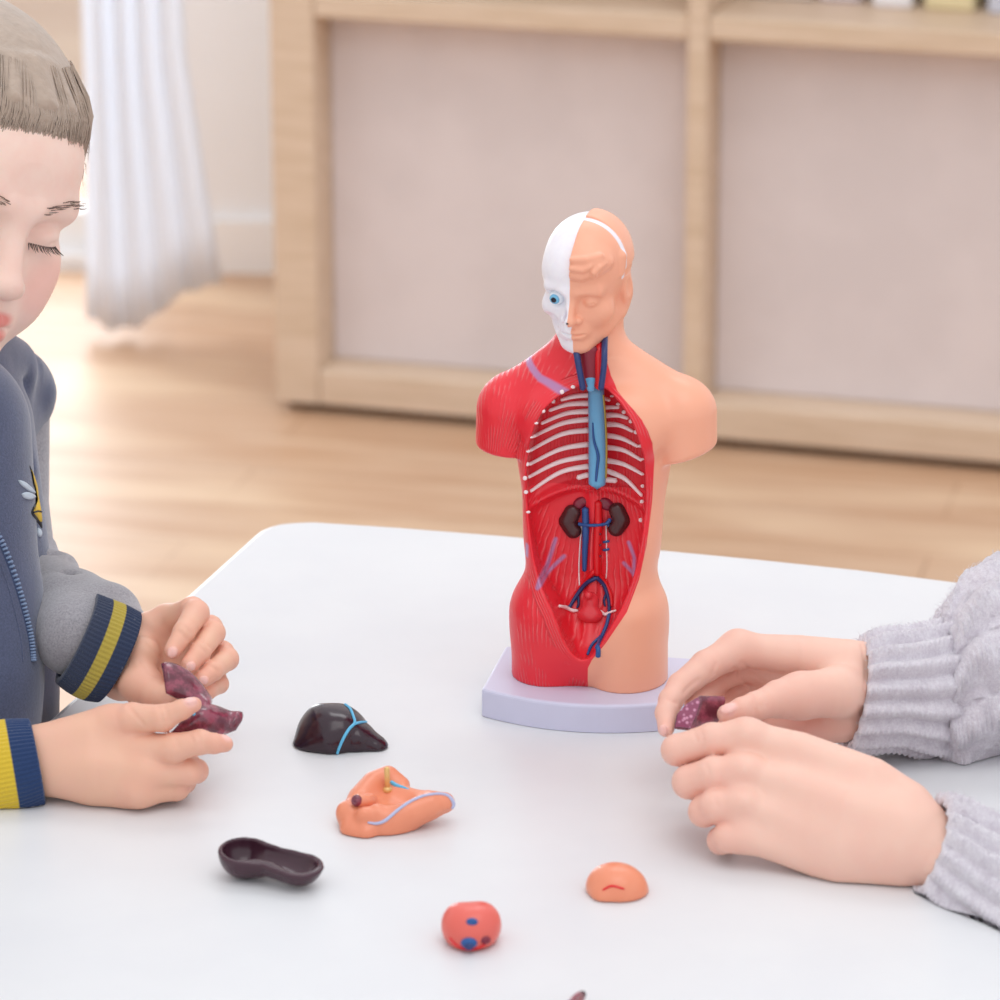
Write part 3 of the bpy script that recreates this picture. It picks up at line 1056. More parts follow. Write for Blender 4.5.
vessel('iliac_vein_branch', [(578, 595), (579, 604), (577, 608)], [1.6, 1.3, 1.0], MAT_NAVY, 0.0006)
vessel('iliac_vein_branch', [(607, 592), (604, 600), (605, 606)], [1.3, 1.2, 1.0], MAT_NAVY, 0.0006)
vessel('femoral_vein', [(610, 612), (607, 626), (602, 638), (598, 648)], [1.8, 2.0, 2.3, 2.6], MAT_BLUE, 0.0005)
vessel('femoral_vein', [(601, 637), (599, 646), (598, 656)], [2.0, 2.4, 2.6], MAT_BLUE, 0.0004)
vessel('femoral_vein', [(601, 637), (592, 645), (588, 655)], [1.6, 1.6, 1.4], MAT_BLUE, 0.0004)
vessel('ureter', [(582, 525), (580, 548), (579, 570), (580, 592)], [0.8, 0.8, 0.8, 0.8], MAT_RIB, 0.0003)
vessel('ureter', [(606, 522), (606.5, 548), (607, 566), (606, 578)], [0.7, 0.7, 0.7, 0.7], MAT_RIB, 0.0003)
vessel('pale_tendon', [(558, 606.5), (565, 608), (572, 611), (578, 611)], [1.5, 2.0, 2.0, 1.2], MAT_RIB, 0.0008)
vessel('pale_tendon', [(600, 611), (605, 615), (610, 613), (617, 611)], [1.3, 1.9, 1.6, 0.9], MAT_RIB, 0.0008)
vessel('pale_tendon', [(601, 585), (606, 580)], [1.1, 0.8], MAT_RIB, 0.0008)
p = hit(TT, 590, 615, 0.0)
c = ml(p)
bv = Vol(c - 0.014, c + 0.014, 0.0006)
bv.ell(c, (r_(13), r_(8), r_(8.5)), None)
bv.ell(c + np.array([0, 0.001, r_(13)]), (r_(8.5), r_(6), r_(11)), None, r_(5))
bv.ell(c + np.array([r_(-1), -0.002, r_(22)]), (r_(4), r_(4), r_(4)), None, r_(3))
v, q = bv.mesh(1)
mesh_obj('bladder', mw(v), q, MAT_BLAD, torso_model)
p = hit(TT, 593, 579, 0.0)

# ---- the head
def rot(yaw, pitch, roll):
    """columns = head axes in world; yaw turns the face to the picture's left, pitch nods it down, roll leans it right"""
    M = Matrix.Rotation(-yaw, 3, 'Z') @ Matrix.Rotation(roll, 3, 'Y') @ Matrix.Rotation(pitch, 3, 'X')
    return np.array([[M[i][j] for j in range(3)] for i in range(3)])

def head_field(vol, child=False, ears=(1, 1)):
    """a head in head units (1 unit is about 1 cm of an adult), face towards -y"""
    E = lambda c, r, k=1.0, op='u': vol.ell(c, r, None, k, op)
    Cn = lambda a, b, ra, rb, k=1.0, op='u': vol.cone(a, b, ra, rb, k, op)
    E((0, 1.4, 3.4), (7.7, 9.3, 8.2), 0.1)
    E((0, -3.2, 2.6), (6.6, 5.6, 5.6), 2.0)                      # forehead
    E((0, -2.6, -3.6), (5.9, 5.9, 7.4), 2.0)
    Cn((-4.9, 0.4, -6.0), (-1.6, -6.2, -9.6), 1.9, 1.5, 2.0)      # jaw
    Cn((4.9, 0.4, -6.0), (1.6, -6.2, -9.6), 1.9, 1.5, 2.0)
    E((0, -6.7, -9.7), (1.9, 1.7, 1.7), 1.2)
    for s in (-1, 1):
        E((s * 4.3, -5.2, -3.2), (2.3, 2.0, 2.2), 1.8)            # cheek bones
        if child:
            E((s * 3.8, -5.0, -5.4), (2.2, 2.3, 2.5), 1.6)
        Cn((s * 4.6, -7.0, 1.2), (s * 1.2, -8.15, 1.0), 0.7, 0.75, 1.6)
        E((s * 3.1, -9.1, -0.55), (1.9, 1.5, 1.15), 1.2, 's')     # sockets
        E((s * 3.1, -6.75, -0.7), (1.55, 1.45, 1.25), 0.35)       # lids over the eyeball
        vol.chain([((s * 1.7, -7.9, -0.75), 0.10), ((s * 3.1, -8.3, -1.0), 0.13), ((s * 4.5, -7.6, -0.7), 0.10)], 0.12, 's')
        vol.chain([((s * 1.7, -7.95, -0.2), 0.10), ((s * 3.1, -8.25, 0.2), 0.13), ((s * 4.6, -7.6, -0.1), 0.10)], 0.2, 's')
        E((s * 1.15, -8.6, -4.1), (0.85, 0.85, 0.75), 0.5)        # wings of the nose
        if ears[0 if s < 0 else 1]:
            E((s * 7.0, 1.2, -1.2), (1.0, 1.9, 2.9), 0.9)
            E((s * 8.0, 0.5, -1.0), (0.55, 1.0, 1.7), 0.4, 's')
    nl = -9.9 if not child else -9.3
    Cn((0, -7.9, 0.6), (0, nl, -3.6), 0.75, 0.95, 1.0)
    E((0, nl - 0.1, -3.9), (1.0, 0.9, 0.85), 0.6)
    for s in (-1, 1):
        E((s * 0.55, -9.2, -4.85), (0.35, 0.5, 0.3), 0.2, 's')
    E((0, -7.3, -6.7), (2.6, 1.4, 1.9), 1.2)                      # muzzle
    for s in (-1, 1):
        Cn((s * 2.2, -7.75, -6.85), (0.35 * s, -8.85, -6.35), 0.3, 0.55, 0.4)
    Cn((-1.5, -8.15, -7.4), (1.5, -8.15, -7.4), 0.45, 0.45, 0.5)
    E((0, -8.5, -7.4), (1.4, 0.6, 0.5), 0.5)
    Cn((-2.3, -8.1, -6.92), (0, -9.25, -6.9), 0.13, 0.16, 0.25, 's')
    Cn((2.3, -8.1, -6.92), (0, -9.25, -6.9), 0.13, 0.16, 0.25, 's')

HU = 5.42 * MS                                            # metres per head unit
HR = rot(math.radians(20), math.radians(10), math.radians(1))
HC = Pplane(586.5, 279, MO - MY * 0.003, MY)
def hw_(P):
    P = np.asarray(P, dtype=float).reshape(-1, 3)
    return HC + (P * HU) @ HR.T
hv = Vol((-9.0, -11.0, -13.5), (9.0, 12.0, 13.0), 0.155)
head_field(hv)
# sculpted hair on the skin half: fringe swept to the side with a curl
hf = Vol(hv.lo, hv.lo + (hv.n - 1.5) * hv.h, hv.h)
assert tuple(hf.n) == tuple(hv.n)
hf.ell((0.2, 0.2, 4.3), (7.7, 9.0, 7.6), None)
hf.ell((1.5, -5.2, 6.4), (5.0, 4.0, 3.0), None, 1.0)
hf.chain([((-0.5, -8.7, 4.9), 0.85), ((2.0, -8.5, 4.6), 0.95), ((4.2, -7.3, 5.2), 0.9), ((6.0, -5.2, 6.2), 0.8)], 0.7)
hf.chain([((4.3, -8.0, 4.6), 0.55), ((4.4, -8.35, 5.5), 0.65), ((5.2, -7.7, 6.3), 0.6), ((5.9, -6.6, 6.6), 0.4)], 0.2)
hf.chain([((0.6, -9.3, 6.2), 0.5), ((2.6, -9.0, 6.0), 0.55), ((3.8, -8.6, 6.6), 0.4)], 0.5)
hf.chain([((0.6, -8.9, 7.7), 0.5), ((3.0, -8.3, 7.8), 0.55), ((5.2, -6.6, 8.0), 0.4)], 0.6)
hf.chain([((7.2, -2.6, 2.6), 0.7), ((7.3, -1.6, 6.0), 0.9)], 0.8)
for zz, yy in ():
    hf.chain([((1.2, yy + 0.05, zz), 0.05), ((2.6, yy + 0.4, zz - 0.3), 0.2), ((4.6, yy + 1.9, zz + 0.3), 0.1)], 0.6, 's')
hf.half((0.12, 0, 0), (-1, 0, 0), 0.15)
hf.half((0, 0, 3.3), (0, 0.25, -1), 0.5)
hf.half((0, 0.6, 0), (0, 1, 0), 0.5)
kq = 0.35
hh = np.clip(0.5 + 0.5 * (hv.d - hf.d) / kq, 0, 1)
hv.d = np.where(np.abs(hv.d - hf.d) < 4, hv.d + (hf.d - hv.d) * hh - kq * hh * (1 - hh), np.minimum(hv.d, hf.d)).astype(np.float32)
hv.ell((2.6, 3.0, -4.0), (4.6, 4.0, 5.0), None, 2.0)
# skull half: deeper socket, hollow cheek, teeth
hv.ell((-3.2, -8.6, -0.7), (1.9, 2.1, 1.7), None, 0.6, 's')
hv.ell((-4.4, -6.6, -6.0), (1.5, 1.6, 2.0), None, 1.0, 's')
hv.cone((-5.8, -4.2, -2.9), (-2.4, -7.0, -3.3), 0.75, 0.7, 0.5)
hv.ell((-0.75, -9.3, -3.2), (0.75, 1.4, 1.5), None, 0.3, 's')
for i in range(5):
    x = -0.5 - 0.62 * i
    yy = -8.75 + 0.10 * i * i
    hv.ell((x, yy + 0.25, -6.1), (0.30, 0.45, 0.75), None, 0.12)
    hv.ell((x, yy + 0.35, -7.7), (0.28, 0.45, 0.7), None, 0.12)
# chin underside cut flush so the throat stays open
V, Q = hv.mesh(1)
mid = V[:, 0] + 0.35 * np.exp(-((V[:, 2] - 2) / 5.0) ** 2) * 0
# cap line over the crown: plane tilted backwards
capd = (V[:, 1] + 0.6) * 0.97 - (V[:, 2] - 10.0) * 0.10
capd = np.where(V[:, 2] > 1.5, capd, -3.0)
m = NT('half_skull_half_skin')
at = m.attr('mid').outputs['Fac']
ca = m.attr('cap').outputs['Fac']
whi = m.mix(m.noise(300.0, 3.0), srgb(250, 248, 252), srgb(240, 236, 246))
sk2 = m.mix(m.noise(30.0, 2.0), srgb(247, 178, 148), srgb(244, 172, 141))
seam = m.math('MULTIPLY', m.step(ca, -0.60, -0.45), m.step(ca, 0.65, 0.5))
colr = m.mix(m.step(at, -0.06, 0.06), whi, m.mix(seam, sk2, srgb(240, 232, 240)))
m.set(color=colr, rough=0.36, spec=0.5, sss=0.06, sssr=(0.004, 0.002, 0.0015), ssss=0.6)
MAT_HEAD = m.m
hd = mesh_obj('head', hw_(V), Q, MAT_HEAD, torso_model, True, dict(mid=mid, cap=capd))
# removable skull cap at the back of the skin half
cv = Vol((-1.5, -3.0, 0.0), (9.5, 12.5, 14.0), 0.16)
cv.ell((0.15, 1.5, 3.55), (7.85, 9.4, 8.75), None)
cv.ell((0, 1.4, 3.4), (7.2, 8.8, 7.7), None, 0.1, 's')
cv.half((0, 0.1, 10.0), (0, -0.97, 0.10), 0.3)
cv.half((0.1, 0, 0), (-1, 0, 0), 0.25)
cv.half((0, 0, 3.2), (0, 0, -1), 0.25)
v, q = cv.mesh(1)
MAT_CAP = plastic('peach_skin_plastic', (247, 178, 148), 0.36, sss=0.06, sssr=(0.004, 0.002, 0.0015), ssss=0.6)
mesh_obj('skull_cap', hw_(v), q, MAT_CAP, torso_model)['label'] = 'peach removable skull cap'
# eye in the skull half
def ball(name, c, r, mat, parent, scale=(1, 1, 1)):
    bm = bmesh.new()
    bmesh.ops.create_uvsphere(bm, u_segments=24, v_segments=16, radius=1.0)
    Mx = Matrix(((HR[0][0], HR[0][1], HR[0][2]), (HR[1][0], HR[1][1], HR[1][2]), (HR[2][0], HR[2][1], HR[2][2]))).to_4x4()
    for vv in bm.verts:
        vv.co = Vector((vv.co.x * scale[0], vv.co.y * scale[1], vv.co.z * scale[2])) * (r * HU)
    bmesh.ops.transform(bm, matrix=Matrix.Translation(Vector(hw_(c)[0])) @ Mx, verts=bm.verts)
    return bm_obj(name, bm, mat, parent, True)
MAT_EYEW = plastic('eyeball_white', (236, 244, 250), 0.15)
MAT_IRIS = plastic('blue_iris', (120, 190, 226), 0.2)
MAT_PUPIL = plastic('black_pupil', (16, 20, 40), 0.1)
eb = ball('eyeball', (-3.15, -6.9, -0.65), 1.45, MAT_EYEW, torso_model)
ball('iris', (-3.25, -8.0, -0.7), 0.95, MAT_IRIS, eb, (1, 0.5, 1))
ball('pupil', (-3.3, -8.36, -0.72), 0.52, MAT_PUPIL, eb, (1, 0.4, 1))
# ================================================================== loose organ pieces on the table
def gloss(name, rgb, rough=0.18, var=0.1, **kw):
    return plain(name, rgb, rough, var, 90.0, 0.12, 220.0, 0.0006, coat=0.15, coatr=0.1, **kw)
MAT_LIVER = gloss('dark_plum_plastic', (44, 20, 34), 0.22)
MAT_LIVER2 = gloss('dark_plum_inside', (66, 34, 48), 0.26)
MAT_VEINBLUE = plastic('pale_blue_paint', (96, 184, 224), 0.35)
MAT_PEACHO = NT('orange_flesh_plastic')
_n = MAT_PEACHO.noise(55.0, 4.0)
MAT_PEACHO.set(color=MAT_PEACHO.mix(_n, srgb(230, 134, 100), srgb(240, 156, 122)), rough=0.3, spec=0.5, sss=0.05, sssr=(.004, .002, .0015), ssss=.5)
MAT_PEACHO.bump(MAT_PEACHO.noise(170.0, 3.0), 0.25, 0.0012)
MAT_ORANGE = MAT_PEACHO.m
MAT_BRASS = plain('brass_pin', (226, 186, 120), 0.3, 0.05, metal=0.25)
MAT_LILACLINE = plastic('lilac_line_paint', (184, 190, 222), 0.35)
MAT_MAROON = NT('mottled_maroon_plastic')
_n = MAT_MAROON.noise(130.0, 4.0, 0.65)
MAT_MAROON.set(color=MAT_MAROON.mix(MAT_MAROON.step(_n, 0.4, 0.65), srgb(96, 32, 52), srgb(150, 66, 88)), rough=0.22, spec=0.6, coat=0.5, coatr=0.08)
MAT_MAROON.bump(MAT_MAROON.noise(200.0, 3.0), 0.3, 0.0012)
MAT_MAROON = MAT_MAROON.m

def tp(px, py, z=0.0):                     # point at height z above the table under a pixel
    return Pz(px, py, ZT + z)

def floor_clip(vol):
    z = vol.lo[2] + np.arange(vol.n[2]) * vol.h
    vol.d = np.maximum(vol.d, (ZT + 0.0003 - z)[None, None, :].astype(np.float32))

def line_on(tree, name, pts, rad, mat, parent, lift=0.0, seg=8, n=6):
    p = hits(tree, pts, lift, n)
    v, f = tube(p, [x * 0.00052 for x in rad], seg)
    return mesh_obj(name, v, f, mat, parent)

def vol_around(pts, pad, h):
    P = np.array(pts)
    lo = P.min(axis=0) - pad; hi = P.max(axis=0) + pad
    lo[2] = min(lo[2], ZT - 0.003)
    return Vol(lo, hi, h)

# ---- dark liver block with pale blue vessel lines
d0 = px_of(tp(340, 750))[2]
S = d0 / F_PX
dl_ = px_of(tp(340, 746))[2]
root = thing('liver_piece', 'glossy dark plum liver piece with branching pale blue vessel lines', 'model organ', tuple(tp(340, 746)))
lv_ = vol_around([Pd(285, 765, dl_), Pd(400, 765, dl_), Pd(340, 695, dl_)], 0.024, 0.0008)
S = dl_ / F_PX
lv_.chain([(Pd(321, 730, dl_ + .003), 28 * S), (Pd(340, 732, dl_ + .003), 30.5 * S), (Pd(357, 739, dl_), 22 * S), (Pd(376, 745.5, dl_ - .002), 14.5 * S)], 0.004)
lv_.chain([(Pd(304, 747, dl_), 13.5 * S), (Pd(330, 742, dl_ - .004), 19 * S)], 0.006)
lv_.half(Pd(306, 717.5, dl_), (-0.76, -0.25, 0.60), 0.006)
lv_.half(Pd(367, 718.0, dl_), (0.60, -0.05, 0.80), 0.008)
lv_.half(Pd(335, 702.5, dl_), (0.0, -0.1, 1.0), 0.005)
floor_clip(lv_)
v, q = lv_.mesh(2)
mesh_obj('liver_body', v, q, MAT_LIVER, root)
t_ = bvh(v, q)
line_on(t_, 'vessel_line', [(345, 704.5), (350, 709), (353, 716), (354.5, 723), (349, 729), (343, 739), (338, 751), (337, 756)], [1.4, 1.6, 1.6, 1.7, 1.7, 1.7, 1.6, 1.5], MAT_VEINBLUE, root, 0.0001)
line_on(t_, 'vessel_line', [(354.5, 724), (360, 722.5), (366, 722)], [1.6, 1.5, 1.3], MAT_VEINBLUE, root, 0.0001)

# ---- orange stomach-like shell with a brass pin
root = thing('stomach_piece', 'orange hollow organ piece with a brass pin and pale blue stripe', 'model organ', tuple(tp(395, 815)))
d1 = px_of(tp(392, 822))[2]
S = d1 / F_PX
sv = vol_around([Pd(330, 845, d1), Pd(465, 845, d1), Pd(390, 755, d1)], 0.030, 0.0008)
# floor of the hollow, back leaf, front lobe
sv.ell(Pd(388, 818, d1 + .004), (34 * S, 0.022, 20 * S), None)
sv.chain([(Pd(356, 818, d1 - .004), 17 * S), (Pd(362, 800, d1 + .006), 15 * S), (Pd(374, 784, d1 + .014), 13 * S), (Pd(388, 777, d1 + .018), 11.5 * S), (Pd(401, 785, d1 + .016), 9 * S)], 0.005)
sv.chain([(Pd(358, 826, d1 - .008), 14 * S), (Pd(384, 822, d1 - .012), 15 * S), (Pd(410, 813, d1 - .010), 16 * S), (Pd(430, 805, d1 - .008), 15 * S), (Pd(444, 803, d1 - .006), 11 * S)], 0.005)
sv.chain([(Pd(398, 796, d1 + .010), 9 * S), (Pd(424, 798, d1 + .002), 12 * S)], 0.006)
# scoop out the hollow, seen from above
sv.ell(Pd(394, 788, d1 - .004), (23 * S, 0.012, 13 * S), rot(math.radians(-12), 0, math.radians(14)), 0.004, 's')
sv.ell(Pd(421, 781, d1 + .004), (14 * S, 0.016, 9 * S), None, 0.003, 's')
# lumps and folds on the left end
for (x, y, z, r) in ((353, 830, -.012, 13), (366, 834, -.016, 11), (377, 812, -.014, 8), (347, 812, -.006, 11), (357, 838, -.014, 9), (370, 800, -.004, 7), (364, 815, -.016, 8)):
    sv.ell(Pd(x, y, d1 + z), (r * S, r * S, r * S), None, 0.0035)
sv.chain([(Pd(352, 800, d1 - .006), 1.6 * S), (Pd(362, 786, d1 + .0), 1.6 * S), (Pd(376, 773, d1 + .006), 1.6 * S)], 0.002, 's')
sv.chain([(Pd(420, 829, d1 - .016), 2.5 * S), (Pd(436, 820, d1 - .014), 2.5 * S), (Pd(449, 813, d1 - .008), 2.0 * S)], 0.003, 's')
floor_clip(sv)
v, q = sv.mesh(2)
mesh_obj('organ_shell', v, q, MAT_ORANGE, root)
t_ = bvh(v, q)
p = hit(t_, 387.5, 790)
vv, ff = tube([p - np.array([0, 0, .001]), p + np.array([-0.0002, 0.0, 0.0118])], [0.0014, 0.0014], 16)
mesh_obj('brass_pin', vv, ff, MAT_BRASS, root)['label'] = 'upright brass pin'
vv, ff = tube([p + np.array([0, 0, -.0004]), p + np.array([0, 0, .0012])], [0.0026, 0.0022], 16)
mesh_obj('pin_collar', vv, ff, MAT_BRASS, root)
line_on(t_, 'blue_stripe', [(368, 822.5), (377, 823.5), (386, 820), (398, 810), (410, 802), (424, 796), (438, 794), (448, 796), (453, 803), (452, 808)], [1.0, 1.6, 1.7, 1.6, 1.5, 1.4, 1.4, 1.6, 2.0, 1.6], MAT_LILACLINE, root, 0.0002)
line_on(t_, 'blue_patch', [(391, 782), (396, 785), (403, 787), (409, 789)], [2.2, 2.4, 1.8, 0.9], MAT_VEINBLUE, root, -0.0004)
p = hit(t_, 359, 803)
vv, ff = tube([p + np.array([.006, .003, -.001]), p + np.array([-0.0005, -0.002, 0.0022])], [0.0036, 0.0033], 16)
mesh_obj('vessel_stub', vv, ff, MAT_ORANGE, root)
bm = bmesh.new(); bmesh.ops.create_icosphere(bm, subdivisions=3, radius=0.0030)
bmesh.ops.scale(bm, vec=(.95, .7, 1.05), verts=bm.verts)
bmesh.ops.translate(bm, vec=p + np.array([-0.0010, -0.0034, 0.0026]), verts=bm.verts)
bm_obj('cut_vessel_end', bm, MAT_MAROON, root, True)['label'] = 'dark red cut vessel end'

# ---- dark hollow half shell at the lower left
root = thing('hollow_liver_lobe', 'dark plum hollow kidney-shaped shell lying open side up', 'model organ', tuple(tp(270, 868)))
zr_ = 0.0130
hv2 = vol_around([tp(212, 880), tp(328, 890), tp(260, 838, zr_)], 0.040, 0.0008)
hv2.chain([(tp(246, 851.5, zr_), 0.0135), (tp(270, 855, zr_), 0.0105), (tp(299, 861, zr_), 0.0122), (tp(312, 862.5, zr_), 0.0065)], 0.004)
hv2.half(tp(270, 855, zr_), (0.05, -0.10, 1.0), 0.0012)
hv2.chain([(tp(246, 851, zr_), 0.0112), (tp(262, 852, zr_), 0.0072), (tp(280, 855, zr_), 0.0068), (tp(299, 860.5, zr_), 0.0090), (tp(310, 862, zr_), 0.0042)], 0.0012, 's')
floor_clip(hv2)
v, q = hv2.mesh(2)
mesh_obj('lobe_shell', v, q, MAT_LIVER2, root)

# ---- pieces mostly out of sight near the front
root = thing('orange_organ_lump', 'smooth orange organ piece lying below the hands on the right', 'model organ', tuple(tp(615, 884)))
ov = vol_around([tp(590, 895), tp(640, 880), tp(615, 880, .02)], 0.02, 0.0009)
ov.ell(Pd(615, 886, px_of(tp(615, 892))[2]), (0.0140, 0.013, 0.0112), None)
ov.ell(Pd(622, 893, px_of(tp(615, 892))[2]), (0.012, 0.012, 0.009), None, 0.006)
ov.ell(Pd(603, 896, px_of(tp(615, 898))[2]), (0.005, 0.006, 0.005), None, 0.003)
floor_clip(ov)
v, q = ov.mesh(2)
mesh_obj('organ_body', v, q, MAT_ORANGE, root)
t_ = bvh(v, q)
line_on(t_, 'vessel_line', [(603, 890), (612, 886), (624, 889)], [1.0, 1.3, 1.0], MAT_RED, root)

root = thing('heart_piece', 'small coral red heart piece with blue and pink openings at the front of the table', 'model organ', tuple(tp(472, 938)))
hv3 = vol_around([tp(440, 955), tp(500, 930), tp(470, 930, .03)], 0.02, 0.0009)
dh_ = px_of(tp(470, 944))[2]
hv3.ell(Pd(470, 929, dh_), (0.0120, 0.013, 0.0115), None)
hv3.ell(Pd(483, 923, dh_ + .002), (0.008, 0.010, 0.009), None, 0.006)
hv3.ell(Pd(458, 922, dh_ + .002), (0.007, 0.009, 0.008), None, 0.005)
floor_clip(hv3)
v, q = hv3.mesh(2)
MAT_CORAL = plastic('coral_plastic', (228, 104, 92), 0.3)
mesh_obj('heart_body', v, q, MAT_CORAL, root)
t_ = bvh(v, q)
for (x, y, r, mt, nm) in ((469, 943, 7.0, MAT_BLUE, 'blue_opening'), (485, 940, 5.0, MAT_ADR, 'pink_opening'), (469, 944, 4.0, MAT_NAVY, 'dark_opening'), (472, 922, 5, MAT_BLUE, 'blue_vessel_top')):
    p = hit(t_, x, y)
    if p is None:
        continue
    bm = bmesh.new(); bmesh.ops.create_uvsphere(bm, u_segments=18, v_segments=12, radius=r * 0.0005)
    bmesh.ops.scale(bm, vec=(1.1, .55, .8), verts=bm.verts)
    bmesh.ops.translate(bm, vec=p + (np.array([0, -.0024, -.0004]) if nm == 'dark_opening' else 0), verts=bm.verts)
    bm_obj(nm, bm, mt, root, True)
line_on(t_, 'red_edge', [(450, 938), (458, 946), (470, 949.5), (482, 946), (490, 938)], [1.2, 1.4, 1.4, 1.4, 1.0], MAT_RED, root)

root = thing('oesophagus_piece', 'thin dark maroon tube tip lying at the very front of the table', 'model organ', tuple(tp(570, 1015)))
P_ = [tp(580, 997, 0.004), tp(575, 1003, 0.0042), tp(563, 1020, 0.0048), tp(545, 1040, 0.0055), tp(520, 1058, 0.0052)]
P_ = smooth_path(P_, 8)
vv, ff = tube(P_, [0.0026, 0.0030, 0.0038, 0.0048, 0.005, 0.0045], 16)
mesh_obj('tube_body', vv, ff, MAT_MAROON, root)
bm = bmesh.new(); bmesh.ops.create_icosphere(bm, subdivisions=2, radius=0.0019)
bmesh.ops.translate(bm, vec=P_[0] + np.array([0.0010, .0013, 0.0006]), verts=bm.verts)
bm_obj('tube_opening', bm, MAT_LIVER, root, True)

# ---- the pieces held in the hands
def slab(name, rows, thick, mat, parent, n=8):
    """a thick curved plate through rows of control points (all rows the same length)"""
    R_ = [smooth_path(r, n) for r in rows]
    m = len(R_[0])
    cols = [smooth_path([R_[i][j] for i in range(len(R_))], n) for j in range(m)]
    V = np.array(cols)                                         # m x k x 3
    du = np.gradient(V, axis=0); dv = np.gradient(V, axis=1)
    N = np.cross(du, dv); N /= np.linalg.norm(N, axis=2, keepdims=True) + 1e-12
    k = V.shape[1]
    e = np.minimum(np.minimum(np.arange(m), np.arange(m)[::-1])[:, None] / 3.0, np.minimum(np.arange(k), np.arange(k)[::-1])[None, :] / 3.0)
    w = np.sqrt(np.clip(e, 0.12, 1))[..., None]
    A = (V + N * thick / 2 * w).reshape(-1, 3); B = (V - N * thick / 2 * w).reshape(-1, 3)
    F = []
    off = m * k
    for i in range(m - 1):
        for j in range(k - 1):
            a = i * k + j
            F.append((a, a + k, a + k + 1, a + 1)); F.append((off + a, off + a + 1, off + a + k + 1, off + a + k))
    for i in range(m - 1):
        for (j, s) in ((0, 1), (k - 1, -1)):
            a = i * k + j; b = a + k
            F.append((a, off + a, off + b, b)[::s])
    for j in range(k - 1):
        for (i, s) in ((0, -1), (m - 1, 1)):
            a = i * k + j; b = a + 1
            F.append((a, off + a, off + b, b)[::s])
    return np.vstack([A, B]), F

root = thing('pancreas_piece', 'folded maroon glossy organ piece held in the hands of the person in the navy jacket', 'model organ', tuple(Pd(205, 710, 2.02)))
dd = 2.018
up_ = slab('u', [[Pd(161, 665, dd + .006), Pd(171, 663.5, dd + .008), Pd(187, 671, dd + .012), Pd(200, 684, dd + .013), Pd(211, 703, dd + .008)],
                 [Pd(164, 675, dd), Pd(172, 676, dd + .002), Pd(186, 684, dd + .004), Pd(198, 696, dd + .004), Pd(210, 707, dd)],
                 [Pd(166, 693, dd - .002), Pd(176, 698, dd - .001), Pd(188, 702, dd), Pd(199, 708, dd), Pd(208, 714, dd - .002)]], 0.005, None, None)
lo_ = slab('l', [[Pd(198, 712, dd + .004), Pd(206, 706, dd + .004), Pd(216, 707.5, dd + .008), Pd(231, 712.5, dd + .010), Pd(243, 713.5, dd + .008)],
                 [Pd(184, 722, dd - .002), Pd(200, 716, dd - .006), Pd(214, 719, dd - .001), Pd(228, 723, dd + .004), Pd(241, 720, dd + .004)],
                 [Pd(170, 734, dd - .002), Pd(190, 734, dd - .004), Pd(208, 733, dd - .002), Pd(222, 735, dd + .002), Pd(235, 728, dd + .002)]], 0.006, None, None)
v, f = join_mesh([up_, lo_])
o = mesh_obj('organ_body', v, f, MAT_MAROON, root)
bm = bmesh.new(); bmesh.ops.create_icosphere(bm, subdivisions=2, radius=0.0012)
bmesh.ops.translate(bm, vec=Pd(194, 714.3, dd - .0075), verts=bm.verts)
bm_obj('blue_dot', bm, MAT_VEINBLUE, root, True)['label'] = 'tiny pale blue dot'

root = thing('lung_wedge_piece', 'small maroon wedge with pale mottled cut face held by the person in the lilac sweater', 'model organ', tuple(Pd(695, 715, 2.03)))
m = NT('mottled_cut_face')
vor = m.n('ShaderNodeTexVoronoi'); vor.inputs['Scale'].default_value = 420.0
t_c = m.n('ShaderNodeTexCoord'); m.l(t_c.outputs['Object'], vor.inputs['Vector'])
m.set(color=m.mix(m.step(vor.outputs['Distance'], 0.18, 0.5), srgb(206, 140, 170), srgb(140, 56, 92)), rough=0.3)
MAT_CUT = m.m
dw = 2.012
tri_f = [Pd(673, 729, dw - .002), Pd(676, 714, dw), Pd(686, 703, dw + .002), Pd(700, 695, dw + .004), Pd(702, 700, dw + .003), Pd(697, 716, dw), Pd(690, 731, dw - .003)]
bk = [p + np.array([0.013, 0.010, -0.004]) for p in tri_f]
bm = bmesh.new()
va = [bm.verts.new(p) for p in tri_f]; vb = [bm.verts.new(p) for p in bk]
bm.faces.new(va); bm.faces.new(vb[::-1])
for i in range(len(va)):
    j = (i + 1) % len(va)
    bm.faces.new((va[j], va[i], vb[i], vb[j]))
bmesh.ops.recalc_face_normals(bm, faces=bm.faces)
bmesh.ops.bevel(bm, geom=list(bm.edges), offset=0.0008, segments=2, profile=0.5, affect='EDGES')
bm_obj('wedge_body', bm, MAT_MAROON, root)
cen_ = np.mean(tri_f, axis=0)
off_ = np.cross(tri_f[2] - tri_f[0], tri_f[5] - tri_f[0]); off_ /= np.linalg.norm(off_)
if off_ @ FWD > 0:
    off_ = -off_
bm = bmesh.new()
fa = [cen_ + (p - cen_) * 0.86 + off_ * 0.0005 for p in tri_f]
fb = [cen_ + (p - cen_) * 0.86 - off_ * 0.0012 for p in tri_f]
va = [bm.verts.new(p) for p in fa]; vb = [bm.verts.new(p) for p in fb]
bm.faces.new(va); bm.faces.new(vb[::-1])
for i in range(len(va)):
    j = (i + 1) % len(va)
    bm.faces.new((va[j], va[i], vb[i], vb[j]))
bmesh.ops.recalc_face_normals(bm, faces=bm.faces)
bm_obj('cut_face', bm, MAT_CUT, root)['label'] = 'pale pink mottled cut face'
